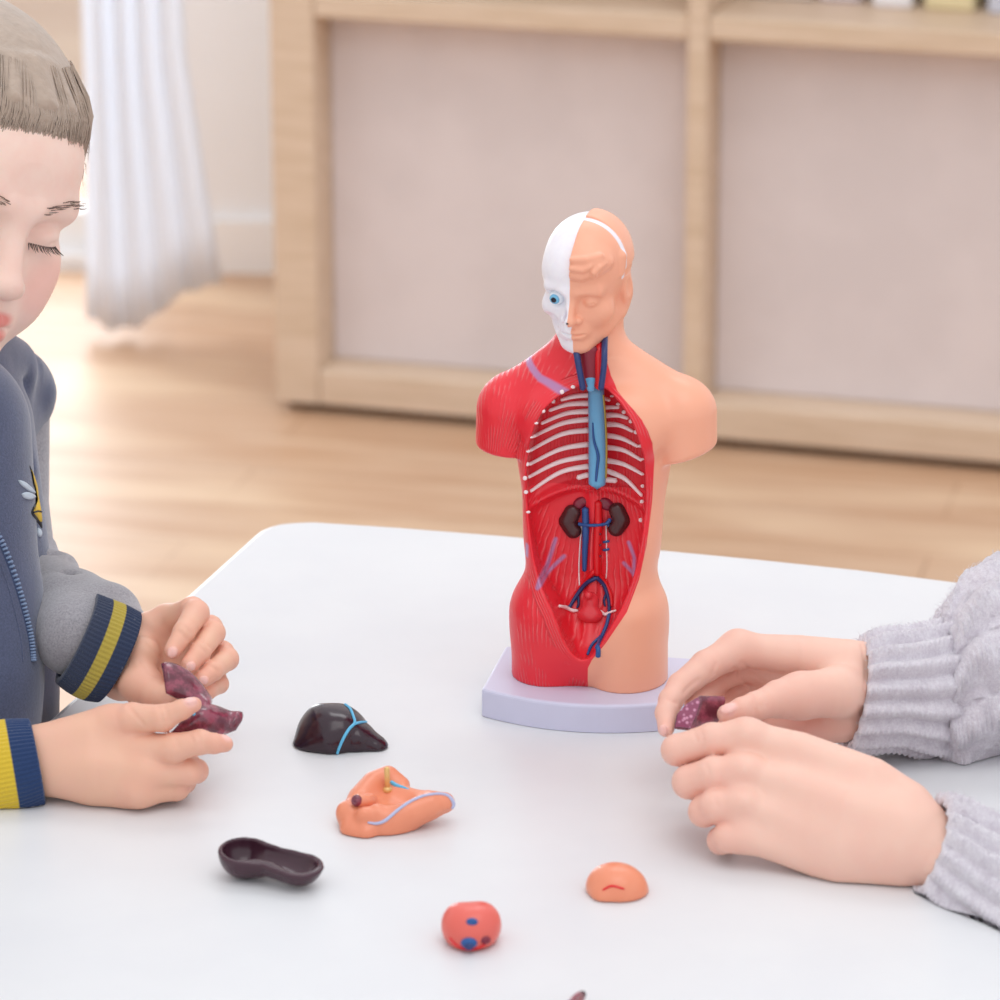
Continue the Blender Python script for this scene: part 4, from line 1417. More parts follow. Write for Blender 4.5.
# ================================================================== people
def skin_mat(name, base, pink, dark):
    m = NT(name)
    pc = m.attr('Paint').outputs['Color']
    n = m.noise(220.0, 3.0, 0.6)
    n2 = m.noise(45.0, 3.0, 0.6)
    c = m.mix(m.math('MULTIPLY', m.step(n2, 0.35, 0.7), 0.25), pc, srgb(*pink))
    na = m.attr('nail').outputs['Fac']
    m.set(color=m.mix(na, c, srgb(246, 196, 188)), rough=m.math('MULTIPLY_ADD', na, -0.3, 0.5), spec=0.4, sss=0.12, sssr=(0.008, 0.003, 0.0018), ssss=0.6)
    m.bump(n, 0.10, 0.0005)
    return m.m
MAT_SKIN_A = skin_mat('skin_light', (240, 206, 188), (236, 178, 162), (0, 0, 0))

def lin(rgb):
    return np.array(srgb(*rgb)[:3])

def paint_skin(V, base, spots):
    """natural redness of knuckles and finger tips, nails; spots = (centre, radius, rgb, strength)"""
    c = np.tile(lin(base), (len(V), 1))
    for p, r, rgb, s in spots:
        d = np.linalg.norm(V - np.asarray(p), axis=1) / r
        w = (np.clip(1 - d, 0, 1) ** 1.0 * s)[:, None]
        c = c * (1 - w) + lin(rgb) * w
    return c

def chainpx(pts, d0=0.0):
    return [(Pd(x, y, d), r * d / F_PX) for (x, y, d, r) in pts]

NAILS = []
def nail_attr(V):
    a = np.zeros(len(V))
    for p, r in NAILS:
        a = np.maximum(a, np.clip(1.6 - 1.6 * np.linalg.norm(V - p, axis=1) / r, 0, 1))
    return a
PINK = (226, 138, 122)
NAIL = (250, 202, 196)
def hand(vol, palm, fingers, kp=0.006, kf=0.0016, nails=()):
    """palm: chains blended softly; fingers: chains joined with a crease between neighbours"""
    spots = []
    for ch in palm:
        vol.chain(chainpx(ch), kp)
    pts = []
    for ch in fingers:
        c = chainpx(ch)
        # root blends softly, the free part keeps a crease
        vol.chain(c, kf)
        vol.ell(c[0][0], (c[0][1] * 1.02,) * 3, None, kp)
        # knuckle swell
        for (p, r) in c[1:-1]:
            vol.ell(p, (r * 1.05,) * 3, None, 0.0012)
        spots.append((c[-1][0], c[-1][1] * 2.6, PINK, 0.40))
        for (p, r) in c[:-1]:
            spots.append((p, r * 1.8, PINK, 0.30))
    for (x, y, d, r, nx, ny, nd, rx, rl, ax) in nails:
        # nail plate: small flattened ellipsoid on the finger's surface, ax = direction of the finger in the picture
        c = Pd(x, y, d)
        n = np.array(nx * RIGHT - ny * UP + nd * FWD); n /= np.linalg.norm(n)
        a = ax[0] * RIGHT - ax[1] * UP; a = a - n * (a @ n); a /= np.linalg.norm(a)
        b = np.cross(n, a)
        S_ = d / F_PX
        vol.ell(c + n * r * S_ * 0.90, (rl * S_, rx * S_, 2.2 * S_), np.array([a, b, n]).T, 0.0003)
        spots.append((c + n * r * S_, rl * S_ * 1.25, NAIL, 0.95))
        NAILS.append((c + n * r * S_ * 0.95, rl * S_ * 1.1))
    return spots

def crease(vol, lines, r=0.0006, k=0.0013):
    """skin folds pressed into the surface the photograph shows"""
    V_, Q_ = vol.mesh(1)
    t = bvh(V_, Q_)
    for ln in lines:
        p = hits(t, ln, 0.00015, 4)
        if len(p) > 1:
            vol.chain([(x, r) for x in p], k, 's')

def cloth(name, rgb, rough=0.9, fuzz=900.0, var=0.08, sheen=0.3, bs=0.35):
    m = NT(name)
    c = srgb(*rgb)
    n = m.noise(fuzz, 3.0, 0.7)
    big = m.noise(14.0, 3.0, 0.6)
    dk = tuple(x * (1 - var * 1.6) for x in c[:3]) + (1,)
    lt = tuple(min(1, x * (1 + var * 1.6)) for x in c[:3]) + (1,)
    f = m.math('ADD', m.math('MULTIPLY', n, 0.7), m.math('MULTIPLY', big, 0.3))
    m.set(color=m.mix(m.step(f, 0.3, 0.7), dk, lt), rough=rough, spec=0.15, sheen=sheen)
    m.bump(n, bs, 0.0008)
    return m.m
MAT_NAVYFLEECE = cloth('slate_blue_fleece', (80, 87, 113), 0.95, 1000.0, 0.16, 0.5)
MAT_GREYFLEECE = cloth('grey_fleece', (150, 147, 152), 0.95, 800.0, 0.16, 0.5)
MAT_TROUSERS = cloth('dark_trousers', (40, 38, 40), 0.9)

# ---------------------------------------------------------------- the child at the left
child = thing('person', 'child in slate blue jacket at the table edge holding a folded maroon piece', 'person',
              (-0.33, 2.2, 0.0))
dA, dB = 2.012, 2.07
hA = Vol(*(lambda P: (P.min(axis=0) - 0.02, P.max(axis=0) + 0.02))(np.array([Pd(-40, 830, 1.98), Pd(235, 690, 1.98), Pd(-40, 690, 2.06), Pd(235, 830, 2.06)])), 0.0009)
pA = [
    [(-60, 775, 2.03, 33), (20, 764, 2.025, 32), (48, 757, 2.022, 29)],
    [(40, 748, 2.02, 23), (92, 738, 2.015, 24), (132, 742, 2.012, 17)],
    [(40, 765, 2.02, 24), (95, 765, 2.012, 28), (142, 770, 2.006, 18)],
    [(45, 772, 2.02, 22), (95, 782, 2.015, 24), (138, 788, 2.008, 18)],
    [(95, 780, 2.02, 22), (130, 793, 2.018, 17)],
    [(70, 742, 2.02, 22), (104, 725, 2.018, 18), (128, 720, 2.012, 15)],
    [(100, 760, 2.03, 24), (130, 765, 2.03, 18)],
]
fA = [
    [(140, 750, 2.010, 16.5), (174, 748, 2.000, 14.5), (200, 742, 1.998, 12.3), (214, 743.5, 2.000, 10), (225, 744, 2.002, 8.3)],
    [(146, 772, 2.005, 17), (188, 772, 2.006, 13.5), (196, 771, 2.014, 12), (190, 764, 2.026, 10), (180, 758, 2.034, 8.5)],
    [(140, 789, 2.006, 16.5), (176, 787, 2.012, 13.5), (184, 782, 2.024, 11.5), (176, 772, 2.036, 9.5)],
    [(130, 796, 2.016, 14.5), (160, 794, 2.024, 12), (166, 788, 2.034, 10.5), (158, 778, 2.042, 8.5)],
    [(112, 724, 2.014, 17), (132, 718.5, 2.008, 15.5), (163, 718, 2.000, 13.2), (182, 709.5, 1.998, 10), (194, 704.5, 1.999, 7.8)],
]
nA = [(222, 744, 2.002, 8.5, 0.5, -0.75, -0.3, 5.5, 6, (1, 0.1)), (190, 706, 1.998, 8.5, 0.1, -0.75, -0.65, 4.8, 7.5, (0.9, -0.42))]
spA = hand(hA, pA, fA, nails=nA)
crease(hA, [[(163, 706), (167, 713), (168, 721)], [(158, 706), (161, 714), (162, 722)], [(196, 733), (200, 739), (201, 746)], [(190, 735), (193, 741)], [(128, 706), (136, 716), (146, 727)], [(176, 739), (178, 747)]])
table_cut(hA)
vA, qA = hA.mesh(2)

hB = Vol(*(lambda P: (P.min(axis=0) - 0.02, P.max(axis=0) + 0.02))(np.array([Pd(40, 720, 2.03), Pd(240, 590, 2.03), Pd(40, 590, 2.12), Pd(240, 720, 2.12)])), 0.0009)
pB = [
    [(86, 649, 2.106, 16), (104, 657, 2.094, 23), (120, 662, 2.085, 26)],
    [(122, 650, 2.085, 22), (150, 630, 2.088, 19), (170, 620, 2.088, 14)],
    [(122, 660, 2.086, 23), (160, 645, 2.092, 20), (186, 634, 2.092, 14)],
    [(122, 672, 2.086, 23), (165, 662, 2.092, 20), (194, 652, 2.092, 13)],
    [(122, 679, 2.086, 21), (165, 678, 2.09, 18), (196, 668, 2.088, 12)],
    [(124, 676, 2.078, 20), (136, 681, 2.066, 20), (150, 690, 2.058, 16)],
    [(128, 651, 2.079, 18), (142, 655, 2.072, 19)],
]
fB = [
    [(168, 620, 2.088, 14), (192, 610, 2.070, 13), (196, 613, 2.064, 13), (184, 632, 2.050, 10.8), (173, 650, 2.044, 8.8)],
    [(186, 634, 2.092, 13.5), (210, 628, 2.074, 12.5), (213, 633, 2.066, 12), (200, 652, 2.050, 10.5), (190, 664, 2.043, 9)],
    [(196, 652, 2.092, 12.5), (222, 653, 2.074, 12), (227, 659, 2.066, 11.5), (213, 671, 2.050, 10), (203, 679, 2.044, 8.8)],
    [(198, 668, 2.088, 11), (216, 678, 2.072, 10), (219, 684, 2.066, 9.5), (208, 691, 2.052, 8.5), (200, 697, 2.046, 7.5)],
    [(142, 685, 2.062, 18), (156, 696, 2.052, 14.5), (175, 703, 2.040, 12), (196, 706, 2.036, 9.5)],
]
nB = [(173, 651, 2.043, 8.5, 0.0, 0.15, -1, 5.4, 6.5, (-0.5, 0.85)), (190, 665, 2.042, 9, 0.15, 0.2, -1, 5.0, 6.0, (-0.55, 0.8)),
      (203, 679, 2.043, 8.8, 0.15, 0.15, -1, 4.6, 5.5, (-0.65, 0.65))]
spB = hand(hB, pB, fB, nails=nB)
crease(hB, [[(184, 626), (191, 633)], [(180, 632), (187, 639)], [(202, 640), (210, 647)], [(199, 646), (206, 652)], [(211, 666), (219, 672)], [(140, 662), (148, 674), (158, 678)], [(146, 640), (158, 655), (166, 668)]])
vB, qB = hB.mesh(2)

# head, face
CU = 0.0083
CR = rot(math.radians(-42), math.radians(8), math.radians(18))
eye_t = Pd(45, 242, 2.14)
CH = eye_t - (np.array([3.1, -7.9, -0.9]) * CU) @ CR.T
def cw(P):
    P = np.asarray(P, dtype=float).reshape(-1, 3)
    return CH + (P * CU) @ CR.T
cv_ = Vol((-9.5, -11.0, -13.5), (9.5, 12.0, 13.0), 0.16)
head_field(cv_, child=True)
vH, qH = cv_.mesh(2)
c_head = np.tile(lin((244, 214, 200)), (len(vH), 1))
def spot_h(c, r, rgb, s):
    global c_head
    d = np.sqrt((((vH - np.array(c)) / np.array(r)) ** 2).sum(axis=1))
    w = (np.clip(1.25 - d, 0, 0.5) * 2 * s)[:, None]
    c_head = c_head * (1 - w) + lin(rgb) * w
spot_h((0, -8.6, -6.3), (2.1, 2.0, 0.55), (226, 122, 116), 0.9)
spot_h((0, -8.6, -7.4), (1.8, 2.0, 0.6), (230, 128, 120), 0.9)
for s in (-1, 1):
    spot_h((s * 4.6, -6.5, -4.0), (2.6, 2.6, 2.2), (246, 190, 176), 0.6)
vHw = cw(vH)
neck_lo = cw((0.0, 3.0, -6.0))[0]
chest_pt = Pd(-110, 470, 2.2)
bd = Vol(np.array([-0.50, 2.02, 0.28]), np.array([-0.17, 2.42, 0.86]), 0.004)
bd.cone(neck_lo, chest_pt, 0.043, 0.050, 0.01)
bd.cone(Pd(-120, 430, 2.12), Pd(-70, 430, 2.28), 0.03, 0.03, 0.02)
bd.cone(Pd(-120, 440, 2.2), Pd(-120, 800, 2.2), 0.05, 0.05, 0.02)
bd.chain([(Pd(-10, 440, 2.28), 0.022), (Pd(20, 590, 2.24), 0.020), (Pd(88, 650, 2.105), 0.0120)], 0.01)
bd.chain([(Pd(-140, 450, 2.10), 0.022), (Pd(-150, 740, 2.06), 0.020), (Pd(-40, 773, 2.03), 0.0155)], 0.01)
table_cut(bd)
vC, qC = bd.mesh(2)
V_all = np.vstack([vA, vB, vHw, vC])
Q_all = np.vstack([qA, qB + len(vA), qH + len(vA) + len(vB), qC + len(vA) + len(vB) + len(vHw)])
base_c = (233, 184, 158)
C_all = np.vstack([paint_skin(vA, base_c, spA), paint_skin(vB, base_c, spB), c_head, np.tile(lin(base_c), (len(vC), 1))])
mesh_obj('body', V_all, Q_all, MAT_SKIN_A, child, True, dict(nail=nail_attr(V_all)), C_all)
HT = bvh(vHw, qH)

# eyebrow, lashes and half closed eyes
MAT_LASH = plain('dark_lashes', (70, 56, 50), 0.6)
MAT_BROW = plain('brown_brow_hair', (120, 98, 86), 0.7)
MAT_HAIR = plain('hazed_brown_hair', (172, 152, 136), 0.5, 0.2, 120.0, 0.4, 260.0, 0.002, sheen=0.3)  # paled: the white haze over the head is put into the colour
def strands(name, segs, mat, parent):
    L = [tube(p, r, 4, False) for p, r in segs]
    v, f = join_mesh(L)
    return mesh_obj(name, v, f, mat, parent)
for s in (-1, 1):
    br_ = []
    for i in range(46):
        t = i / 45
        x = s * (1.4 + 3.9 * t)
        y0 = -8.6 + 0.8 * t + 1.4 * t * t
        z0 = 1.3 + 0.75 * math.sin(t * 2.2) - 0.3 * t + RNG.uniform(-.25, .25)
        a = cw((x, y0 - 2.5, z0))[0]
        dr = cw((x, y0 + 2, z0))[0] - a
        loc, nor, _i, _d = HT.ray_cast(Vector(a), Vector(dr / np.linalg.norm(dr)))
        if loc is None:
            continue
        p = np.array(loc) + np.array(nor) * 0.0004
        q = p + (CR @ np.array([s * 0.55, 0.10, 0.12])) * CU + np.array(nor) * 0.0004
        br_.append(([p, (p + q) / 2 + np.array(nor) * 0.0003, q], [0.00022, 0.0002, 0.00006]))
    strands('eyebrow', br_, MAT_BROW, child)
    ls_ = []
    for i in range(22):
        t = i / 21
        x = s * (1.9 + 2.4 * t)
        a = cw((x, -11, -1.15))[0]; dr = CR @ np.array([0, 1.0, 0])
        loc, nor, _i, _d = HT.ray_cast(Vector(a), Vector(dr))
        if loc is None:
            continue
        p = np.array(loc)
        q = p + (CR @ np.array([s * (t - 0.3) * 0.8 + RNG.uniform(-.12, .12), -0.75, -0.45 + RNG.uniform(-.1, .1)])) * CU * RNG.uniform(0.6, 0.95)
        ls_.append(([p - (q - p) * 0.1, p * 0.5 + q * 0.5 - UP * 0.0006, q], [0.00030, 0.00022, 0.00006]))
    strands('eyelash', ls_, MAT_LASH, child)

# hair: cap of hair with separate tufts hanging over the forehead
hr_ = Vol((-9.5, -10.5, -3.5), (9.5, 12.5, 14.0), 0.2)
hr_.ell((0, 1.7, 4.2), (8.3, 9.6, 8.3), None)
hr_.half((0, -4.0, 4.5), (0, -0.72, -0.70), 1.0)
rr = np.random.default_rng(3)
for i in range(26):
    a = -1.25 + 2.5 * i / 25
    x = 7.6 * math.sin(a); y = 1.5 - 8.9 * math.cos(a)
    top_ = (x * 0.72, y * 0.72 + 0.6, 9.6 - 0.3 * abs(x) * 0.3)
    tip = (x * 1.02 + rr.uniform(-.5, .5), y * 1.03 - 0.1, 4.6 + rr.uniform(-.7, .5) - 0.25 * abs(x) * 0.5)
    mid_ = ((top_[0] + tip[0]) / 2 * 1.12, (top_[1] + tip[1]) / 2 * 1.14, (top_[2] + tip[2]) / 2 + 0.6)
    hr_.chain([(top_, 0.9), (mid_, 0.62), (tip, 0.14)], 0.25)
v, q = hr_.mesh(1)
hair_o = mesh_obj('hair', cw(v), q, MAT_HAIR, child)
fl_ = []
for i in range(900):
    a = rr.uniform(-1.5, 1.6)
    x = 7.7 * math.sin(a); y = 1.5 - 8.9 * math.cos(a)
    z1 = rr.uniform(3.4, 5.2) - 0.25 * abs(x) * 0.5
    p0 = np.array([x * 0.80, 0.4 + y * 0.80, 9.4 + rr.uniform(-.6, .6)])
    p1 = np.array([x * 1.03 + rr.uniform(-.25, .25), y * 1.04 - 0.25, 7.2])
    p2 = np.array([x * 1.06 + rr.uniform(-.7, .7), y * 1.05 - 0.1 + rr.uniform(-.2, .2), z1])
    fl_.append((smooth_path([cw(p0)[0], cw(p1)[0], cw(p2)[0]], 3), [0.00045, 0.0004, 0.00008]))
for i in range(240):
    a = rr.uniform(-1.5, 2.6)
    x = 8.2 * math.sin(a); y = 1.6 - 9.4 * math.cos(a)
    z = rr.uniform(4.0, 9.5)
    k = math.sqrt(max(0.05, 1 - ((z - 4.2) / 8.3) ** 2)) if z > 4.2 else 1
    p = np.array([x * k, 1.6 + (y - 1.6) * k, z])
    q2 = p * np.array([1.10, 1.08, 1]) + np.array([rr.uniform(-.3, .3), rr.uniform(-.3, .1), -1.3])
    W3 = cw([p * 0.97, (p + q2) / 2 * np.array([1.03, 1.03, 1]), q2])
    fl_.append((list(W3), [0.0003, 0.00024, 0.00006]))
strands('loose_hair', fl_, MAT_HAIR, child)

# ---- zip jacket
jk = Vol(np.array([-0.56, 1.82, 0.24]), np.array([-0.16, 2.46, 0.82]), 0.003)
def J(pts, k=0.02):
    jk.chain([(Pd(x, y, d), r * d / F_PX) for (x, y, d, r) in pts], k)
J([(-58, 430, 2.20, 92), (-45, 540, 2.19, 92), (-38, 640, 2.185, 98), (-42, 780, 2.18, 100), (-50, 1000, 2.16, 98)])
J([(-55, 430, 2.12, 86), (-50, 600, 2.12, 90), (-48, 900, 2.11, 92)])
J([(-48, 420, 2.26, 74), (-50, 560, 2.26, 80), (-45, 900, 2.25, 86)])
J([(6, 394, 2.27, 50), (-30, 420, 2.24, 60)], 0.012)            # far shoulder
J([(-150, 410, 2.09, 58), (-130, 440, 2.12, 66)], 0.02)
J([(-60, 352, 2.14, 34), (-20, 352, 2.20, 33), (4, 368, 2.23, 34)], 0.012)   # hood collar
J([(20, 380, 2.255, 30), (34, 392, 2.262, 20)], 0.006)
J([(-24, 600, 2.12, 60), (-14, 680, 2.105, 52)], 0.012)         # front panel
# soft folds
for pts in ([(50, 420, 2.25, 5), (30, 400, 2.235, 6), (8, 388, 2.225, 5)], [(42, 400, 2.245, 3), (26, 384, 2.235, 4)],
            [(30, 470, 2.20, 4), (16, 440, 2.19, 5), (8, 410, 2.195, 4)], [(58, 640, 2.17, 5), (50, 600, 2.16, 5), (44, 560, 2.16, 4)]):
    jk.chain([(Pd(x, y, d - 0.018), r * d / F_PX) for (x, y, d, r) in pts], 0.008, 's')
# neck opening
jk.cone(cw((0, 2.5, -4.0))[0], Pd(-100, 430, 2.2), 0.050, 0.045, 0.006, 's')
table_cut(jk)
v, q = jk.mesh(2)
jacket = mesh_obj('jacket', v, q, MAT_NAVYFLEECE, child)
JT = bvh(v, q)
sl = Vol(*(lambda P: (P.min(axis=0) - 0.035, P.max(axis=0) + 0.035))(np.array([Pd(10, 420, 2.28), Pd(120, 660, 2.08), Pd(10, 660, 2.1), Pd(46, 575, 2.27)])), 0.0022)
sl.chain([(Pd(12, 420, 2.275), 0.0215), (Pd(18, 505, 2.255), 0.0175), (Pd(22, 566, 2.225), 0.0190), (Pd(56, 604, 2.160), 0.0225), (Pd(75, 635, 2.112), 0.0222)], 0.01)
sl.chain([(Pd(80, 606, 2.15), 0.0175), (Pd(106, 618, 2.128), 0.0195), (Pd(122, 630, 2.115), 0.0150)], 0.010)
for (x, y, d, r) in ((40, 545, 2.215, 14), (62, 566, 2.185, 13), (58, 598, 2.135, 18), (84, 594, 2.15, 14)):
    sl.ell(Pd(x, y, d), (r * d / F_PX,) * 3, None, 0.008)
for pts in ([(30, 566, 2.19, 3), (48, 560, 2.185, 3), (66, 548, 2.19, 3)], [(46, 590, 2.15, 3), (70, 578, 2.145, 3)]):
    sl.chain([(Pd(x, y, d - 0.006), r * d / F_PX) for (x, y, d, r) in pts], 0.006, 's')
v, q = sl.mesh(2)
mesh_obj('sleeve', v, q, MAT_GREYFLEECE, jacket)
sr = Vol(*(lambda P: (P.min(axis=0) - 0.04, P.max(axis=0) + 0.04))(np.array([Pd(-150, 430, 2.09), Pd(20, 760, 2.03), Pd(-160, 780, 2.03)])), 0.003)
sr.chain([(Pd(-150, 430, 2.09), 0.03), (Pd(-152, 730, 2.055), 0.027), (Pd(-60, 775, 2.03), 0.0265), (Pd(-14, 770, 2.027), 0.0245)], 0.012)
table_cut(sr)
v, q = sr.mesh(2)
mesh_obj('sleeve', v, q, MAT_GREYFLEECE, jacket)

def rib_mat(name, stripes, default, ribfreq=1.0, soft=0.012, bright=0.1):
    """knit: 'u' runs along the tube; stripes = [(u0, u1, rgb)]"""
    m = NT(name)
    u = m.attr('u').outputs['Fac']
    rb = m.attr('rib').outputs['Fac']
    c = srgb(*default)
    col = c
    for (a, b, rgb) in stripes:
        f = m.math('MULTIPLY', m.step(u, a - soft, a + soft), m.step(u, b + soft, b - soft))
        col = m.mix(f, col, srgb(*rgb))
    n = m.noise(900.0, 3.0, 0.7)
    spk = m.step(m.noise(420.0, 1.0, 0.5), 0.72, 0.76)
    col2 = m.mix(m.math('MULTIPLY', spk, bright), col, srgb(235, 232, 225))
    col3 = m.mix(m.math('MULTIPLY', n, 0.22), col2, (0.02, 0.02, 0.03, 1))
    m.set(color=col3, rough=0.92, spec=0.15, sheen=0.25)
    m.bump(n, 0.4, 0.0008)
    return m.m

def knit_tube(name, rings, nribs, amp, mat, parent, nu=60, nseg=None, thick=0.003, shape=None, closed_end=False, rest_z=None):
    """rings: (centre, half-vector a, half-vector b) along the tube; outer and inner wall, ribs along its length"""
    m_ = len(rings)
    ts = np.linspace(0, m_ - 1, nu)
    C = np.array(smooth_path([r[0] for r in rings], 12)); A_ = np.array(smooth_path([r[1] for r in rings], 12)); B_ = np.array(smooth_path([r[2] for r in rings], 12))
    idx = np.linspace(0, len(C) - 1, nu)
    def itp(M):
        return np.stack([np.interp(idx, np.arange(len(M)), M[:, k]) for k in range(3)], axis=1)
    C, A_, B_ = itp(C), itp(A_), itp(B_)
    nseg = nseg or nribs * 8
    ang = np.linspace(0, 2 * np.pi, nseg, endpoint=False)
    V, U, R_ = [], [], []
    for side in (1, 0):
        for i in range(nu):
            u = i / (nu - 1)
            for a in ang:
                if shape is not None:
                    h = shape(u, a)
                else:
                    h = 0.5 + 0.5 * math.cos(a * nribs)
                dv = math.cos(a) * A_[i] + math.sin(a) * B_[i]
                L = np.linalg.norm(dv)
                off = amp * (h - 0.5) if side else -thick + amp * 0.3 * (h - .5)
                edge = min(1.0, min(u, 1 - u) / 0.04)
                if side:
                    off -= (1 - edge) * thick * 0.45
                else:
                    off += (1 - edge) * thick * 0.3
                p = C[i] + dv * (1 + off / L)
                if rest_z is not None and p[2] < rest_z + (0.0 if side else 0.001):
                    p[2] = rest_z + (0.0 if side else 0.001)
                V.append(p); U.append(u); R_.append(h)
    F = []
    o2 = nu * nseg
    for i in range(nu - 1):
        for k in range(nseg):
            k2 = (k + 1) % nseg
            F.append((i * nseg + k, i * nseg + k2, (i + 1) * nseg + k2, (i + 1) * nseg + k))
            F.append((o2 + i * nseg + k, o2 + (i + 1) * nseg + k, o2 + (i + 1) * nseg + k2, o2 + i * nseg + k2))
    for i in (0, nu - 1):
        for k in range(nseg):
            k2 = (k + 1) % nseg
            f = (i * nseg + k, o2 + i * nseg + k, o2 + i * nseg + k2, i * nseg + k2)
            F.append(f if i == 0 else f[::-1])
    return mesh_obj(name, V, F, mat, parent, True, dict(u=np.array(U), rib=np.array(R_))), np.array(V[:o2]).reshape(nu, nseg, 3)

MAT_CUFF_A = rib_mat('navy_yellow_rib_knit', [(0.24, 0.60, (226, 194, 62))], (44, 66, 108))
MAT_CUFF_B = rib_mat('navy_ochre_rib_knit', [(0.42, 0.66, (190, 168, 66))], (38, 52, 82))
def ring(cx, cy, d, ax, ay, depth_r):
    """ring at a pixel with its visible half axis (ax, ay) in pixels and its half depth in metres along the view"""
    S_ = d / F_PX
    c = Pd(cx, cy, d)
    a = (ax * RIGHT - ay * UP) * S_
    n = np.array([ay, -ax]) / math.hypot(ax, ay)               # along the tube, in the picture
    b = FWD * depth_r
    return c, a, b
def ring2(cx, cy, d, ax, ay, depth_r, lean):
    S_ = d / F_PX
    c = Pd(cx, cy, d)
    a = (ax * RIGHT - ay * UP) * S_
    t = np.array([-ay, ax]) / math.hypot(ax, ay)
    b = FWD * depth_r + (t[0] * RIGHT - t[1] * UP) * lean * S_
    return c, a, b
knit_tube('cuff', [ring2(-30, 775, 2.028, 8, 51, 0.0255, 7), ring2(-10, 772, 2.027, 8, 49.5, 0.0255, 7), ring2(18, 767, 2.025, 8, 48, 0.0250, 7), ring2(38, 762.5, 2.023, 8, 43.5, 0.0230, 7)],
          64, 0.0006, MAT_CUFF_A, jacket, 50, 320, 0.0035, rest_z=ZT + 0.0006)[0]['label'] = 'yellow and navy rib cuff'
knit_tube('cuff', [ring2(76, 638, 2.108, 21, -44, 0.0235, -10), ring2(88, 645, 2.098, 21, -46.5, 0.0245, -11), ring2(104, 652, 2.087, 22, -47, 0.0245, -12), ring2(120, 657.5, 2.078, 22, -44, 0.0240, -12)],
          64, 0.0006, MAT_CUFF_B, jacket, 50, 320, 0.0035)[0]['label'] = 'navy rib cuff with ochre stripe'

# zip of the pocket, emblem on the chest
MAT_ZIP = plain('navy_zip_tape', (44, 60, 96), 0.5)
MAT_ZIPT = plain('blue_grey_zip_teeth', (120, 140, 172), 0.3)
def lay(tree, pts, rad, name, mat, parent, lift=0.0, seg=8, n=8):
    p = hits(tree, pts, lift, n)
    if len(p) < 2:
        return None
    v, f = tube(p, [x * 0.00054 for x in rad], seg)
    return mesh_obj(name, v, f, mat, parent)
zp = [(-12, 520), (2, 545), (15, 580), (24, 612), (30, 640), (32, 662)]
lay(JT, zp, [5.0, 5.2, 5.2, 5.0, 4.2], 'zip_tape', MAT_ZIP, jacket, -0.0020)
lay(JT, [(x - 9, y) for x, y in zp], [1.0] * 3, 'seam', MAT_NAVYFLEECE, jacket, 0.0)
P_ = hits(JT, zp, 0.0012, 8)
tl = []
for i in range(len(P_) - 1):
    for t in (0.0,):
        c = P_[i] * (1 - t) + P_[i + 1] * t
        dr = P_[i + 1] - P_[i]; dr /= np.linalg.norm(dr)
        sd = np.cross(dr, FWD); sd /= np.linalg.norm(sd)
        tl.append(tube([c - sd * 0.0012, c + sd * 0.0012], [0.00075, 0.00075], 6))
v, f = join_mesh(tl)
mesh_obj('zip_teeth', v, f, MAT_ZIPT, jacket)
MAT_EMB_Y = plain('yellow_embroidery', (226, 188, 56), 0.6, 0.12, 900.0, 0.4, 1500.0)
MAT_EMB_G = plain('pale_grey_embroidery', (190, 202, 214), 0.6, 0.08, 900.0, 0.4, 1500.0)
MAT_EMB_K = plain('dark_embroidery', (36, 34, 40), 0.7)
def patch(name, poly, mat, parent, lift):
    """embroidered patch laid on the jacket"""
    pts = smooth_path([np.array(p, dtype=float) for p in poly + [poly[0]]], 4)[:-1]
    c = np.mean(pts, axis=0)
    A0 = [hit(JT, *(c + (p - c) * k), lift) for k in (1.0, 0.5) for p in pts] + [hit(JT, c[0], c[1], lift * 1.3)]
    A1 = [hit(JT, *p, -0.0012) for p in pts]
    if any(x is None for x in A0 + A1):
        return None
    n = len(pts)
    F = []
    for i in range(n):
        j = (i + 1) % n
        F += [(i, j, n + j, n + i), (n + i, n + j, 2 * n), (2 * n + 1 + i, 2 * n + 1 + j, j, i)]
    return mesh_obj(name, A0 + A1, F, mat, parent)
EMB = [('emblem_outline', [(29.5, 466), (34, 478), (38, 500), (41, 520), (41.5, 528), (36, 520), (31, 512), (36, 500), (35, 484)], MAT_EMB_K, 0.0004),
       ('emblem_star', [(30.5, 470), (34, 480), (37.5, 498), (40, 512), (40.5, 522), (35.5, 516), (33, 511), (37, 502), (36, 486)], MAT_EMB_Y, 0.0009),
       ('emblem_petal', [(18, 480), (24, 482), (31, 488), (34.5, 493), (29, 491), (21, 485)], MAT_EMB_G, 0.0008),
       ('emblem_petal', [(21.5, 494), (26, 492), (32, 494), (34.5, 497), (30, 499.5), (24, 498)], MAT_EMB_G, 0.0008),
       ('emblem_petal', [(37.5, 528), (40, 530), (41, 534), (39.5, 537), (37.5, 534)], MAT_EMB_G, 0.0008)]
for nm, po, mt, lf in EMB:
    patch(nm, po, mt, jacket, lf)
lay(JT, [(32, 512.5), (36, 511.5), (40, 512)], [0.9, 1.0, 0.9], 'emblem_stitch', MAT_EMB_K, jacket, 0.0009)

# trousers, kneeling legs
tr = Vol(np.array([-0.55, 1.98, 0.0]), np.array([-0.12, 2.46, 0.45]), 0.005)
for yy in (2.13, 2.29):
    tr.chain([((-0.33, yy, 0.36), 0.075), ((-0.27, yy, 0.075), 0.058)], 0.02)
    tr.chain([((-0.27, yy, 0.062), 0.056), ((-0.47, yy, 0.055), 0.045)], 0.02)
tr.cone((-0.335, 2.12, 0.36), (-0.335, 2.30, 0.36), 0.085, 0.085, 0.03)
zz_ = tr.lo[2] + np.arange(tr.n[2]) * tr.h
tr.d = np.maximum(tr.d, (0.002 - zz_)[None, None, :].astype(np.float32))
v, q = tr.mesh(2)
mesh_obj('trousers', v, q, MAT_TROUSERS, child)
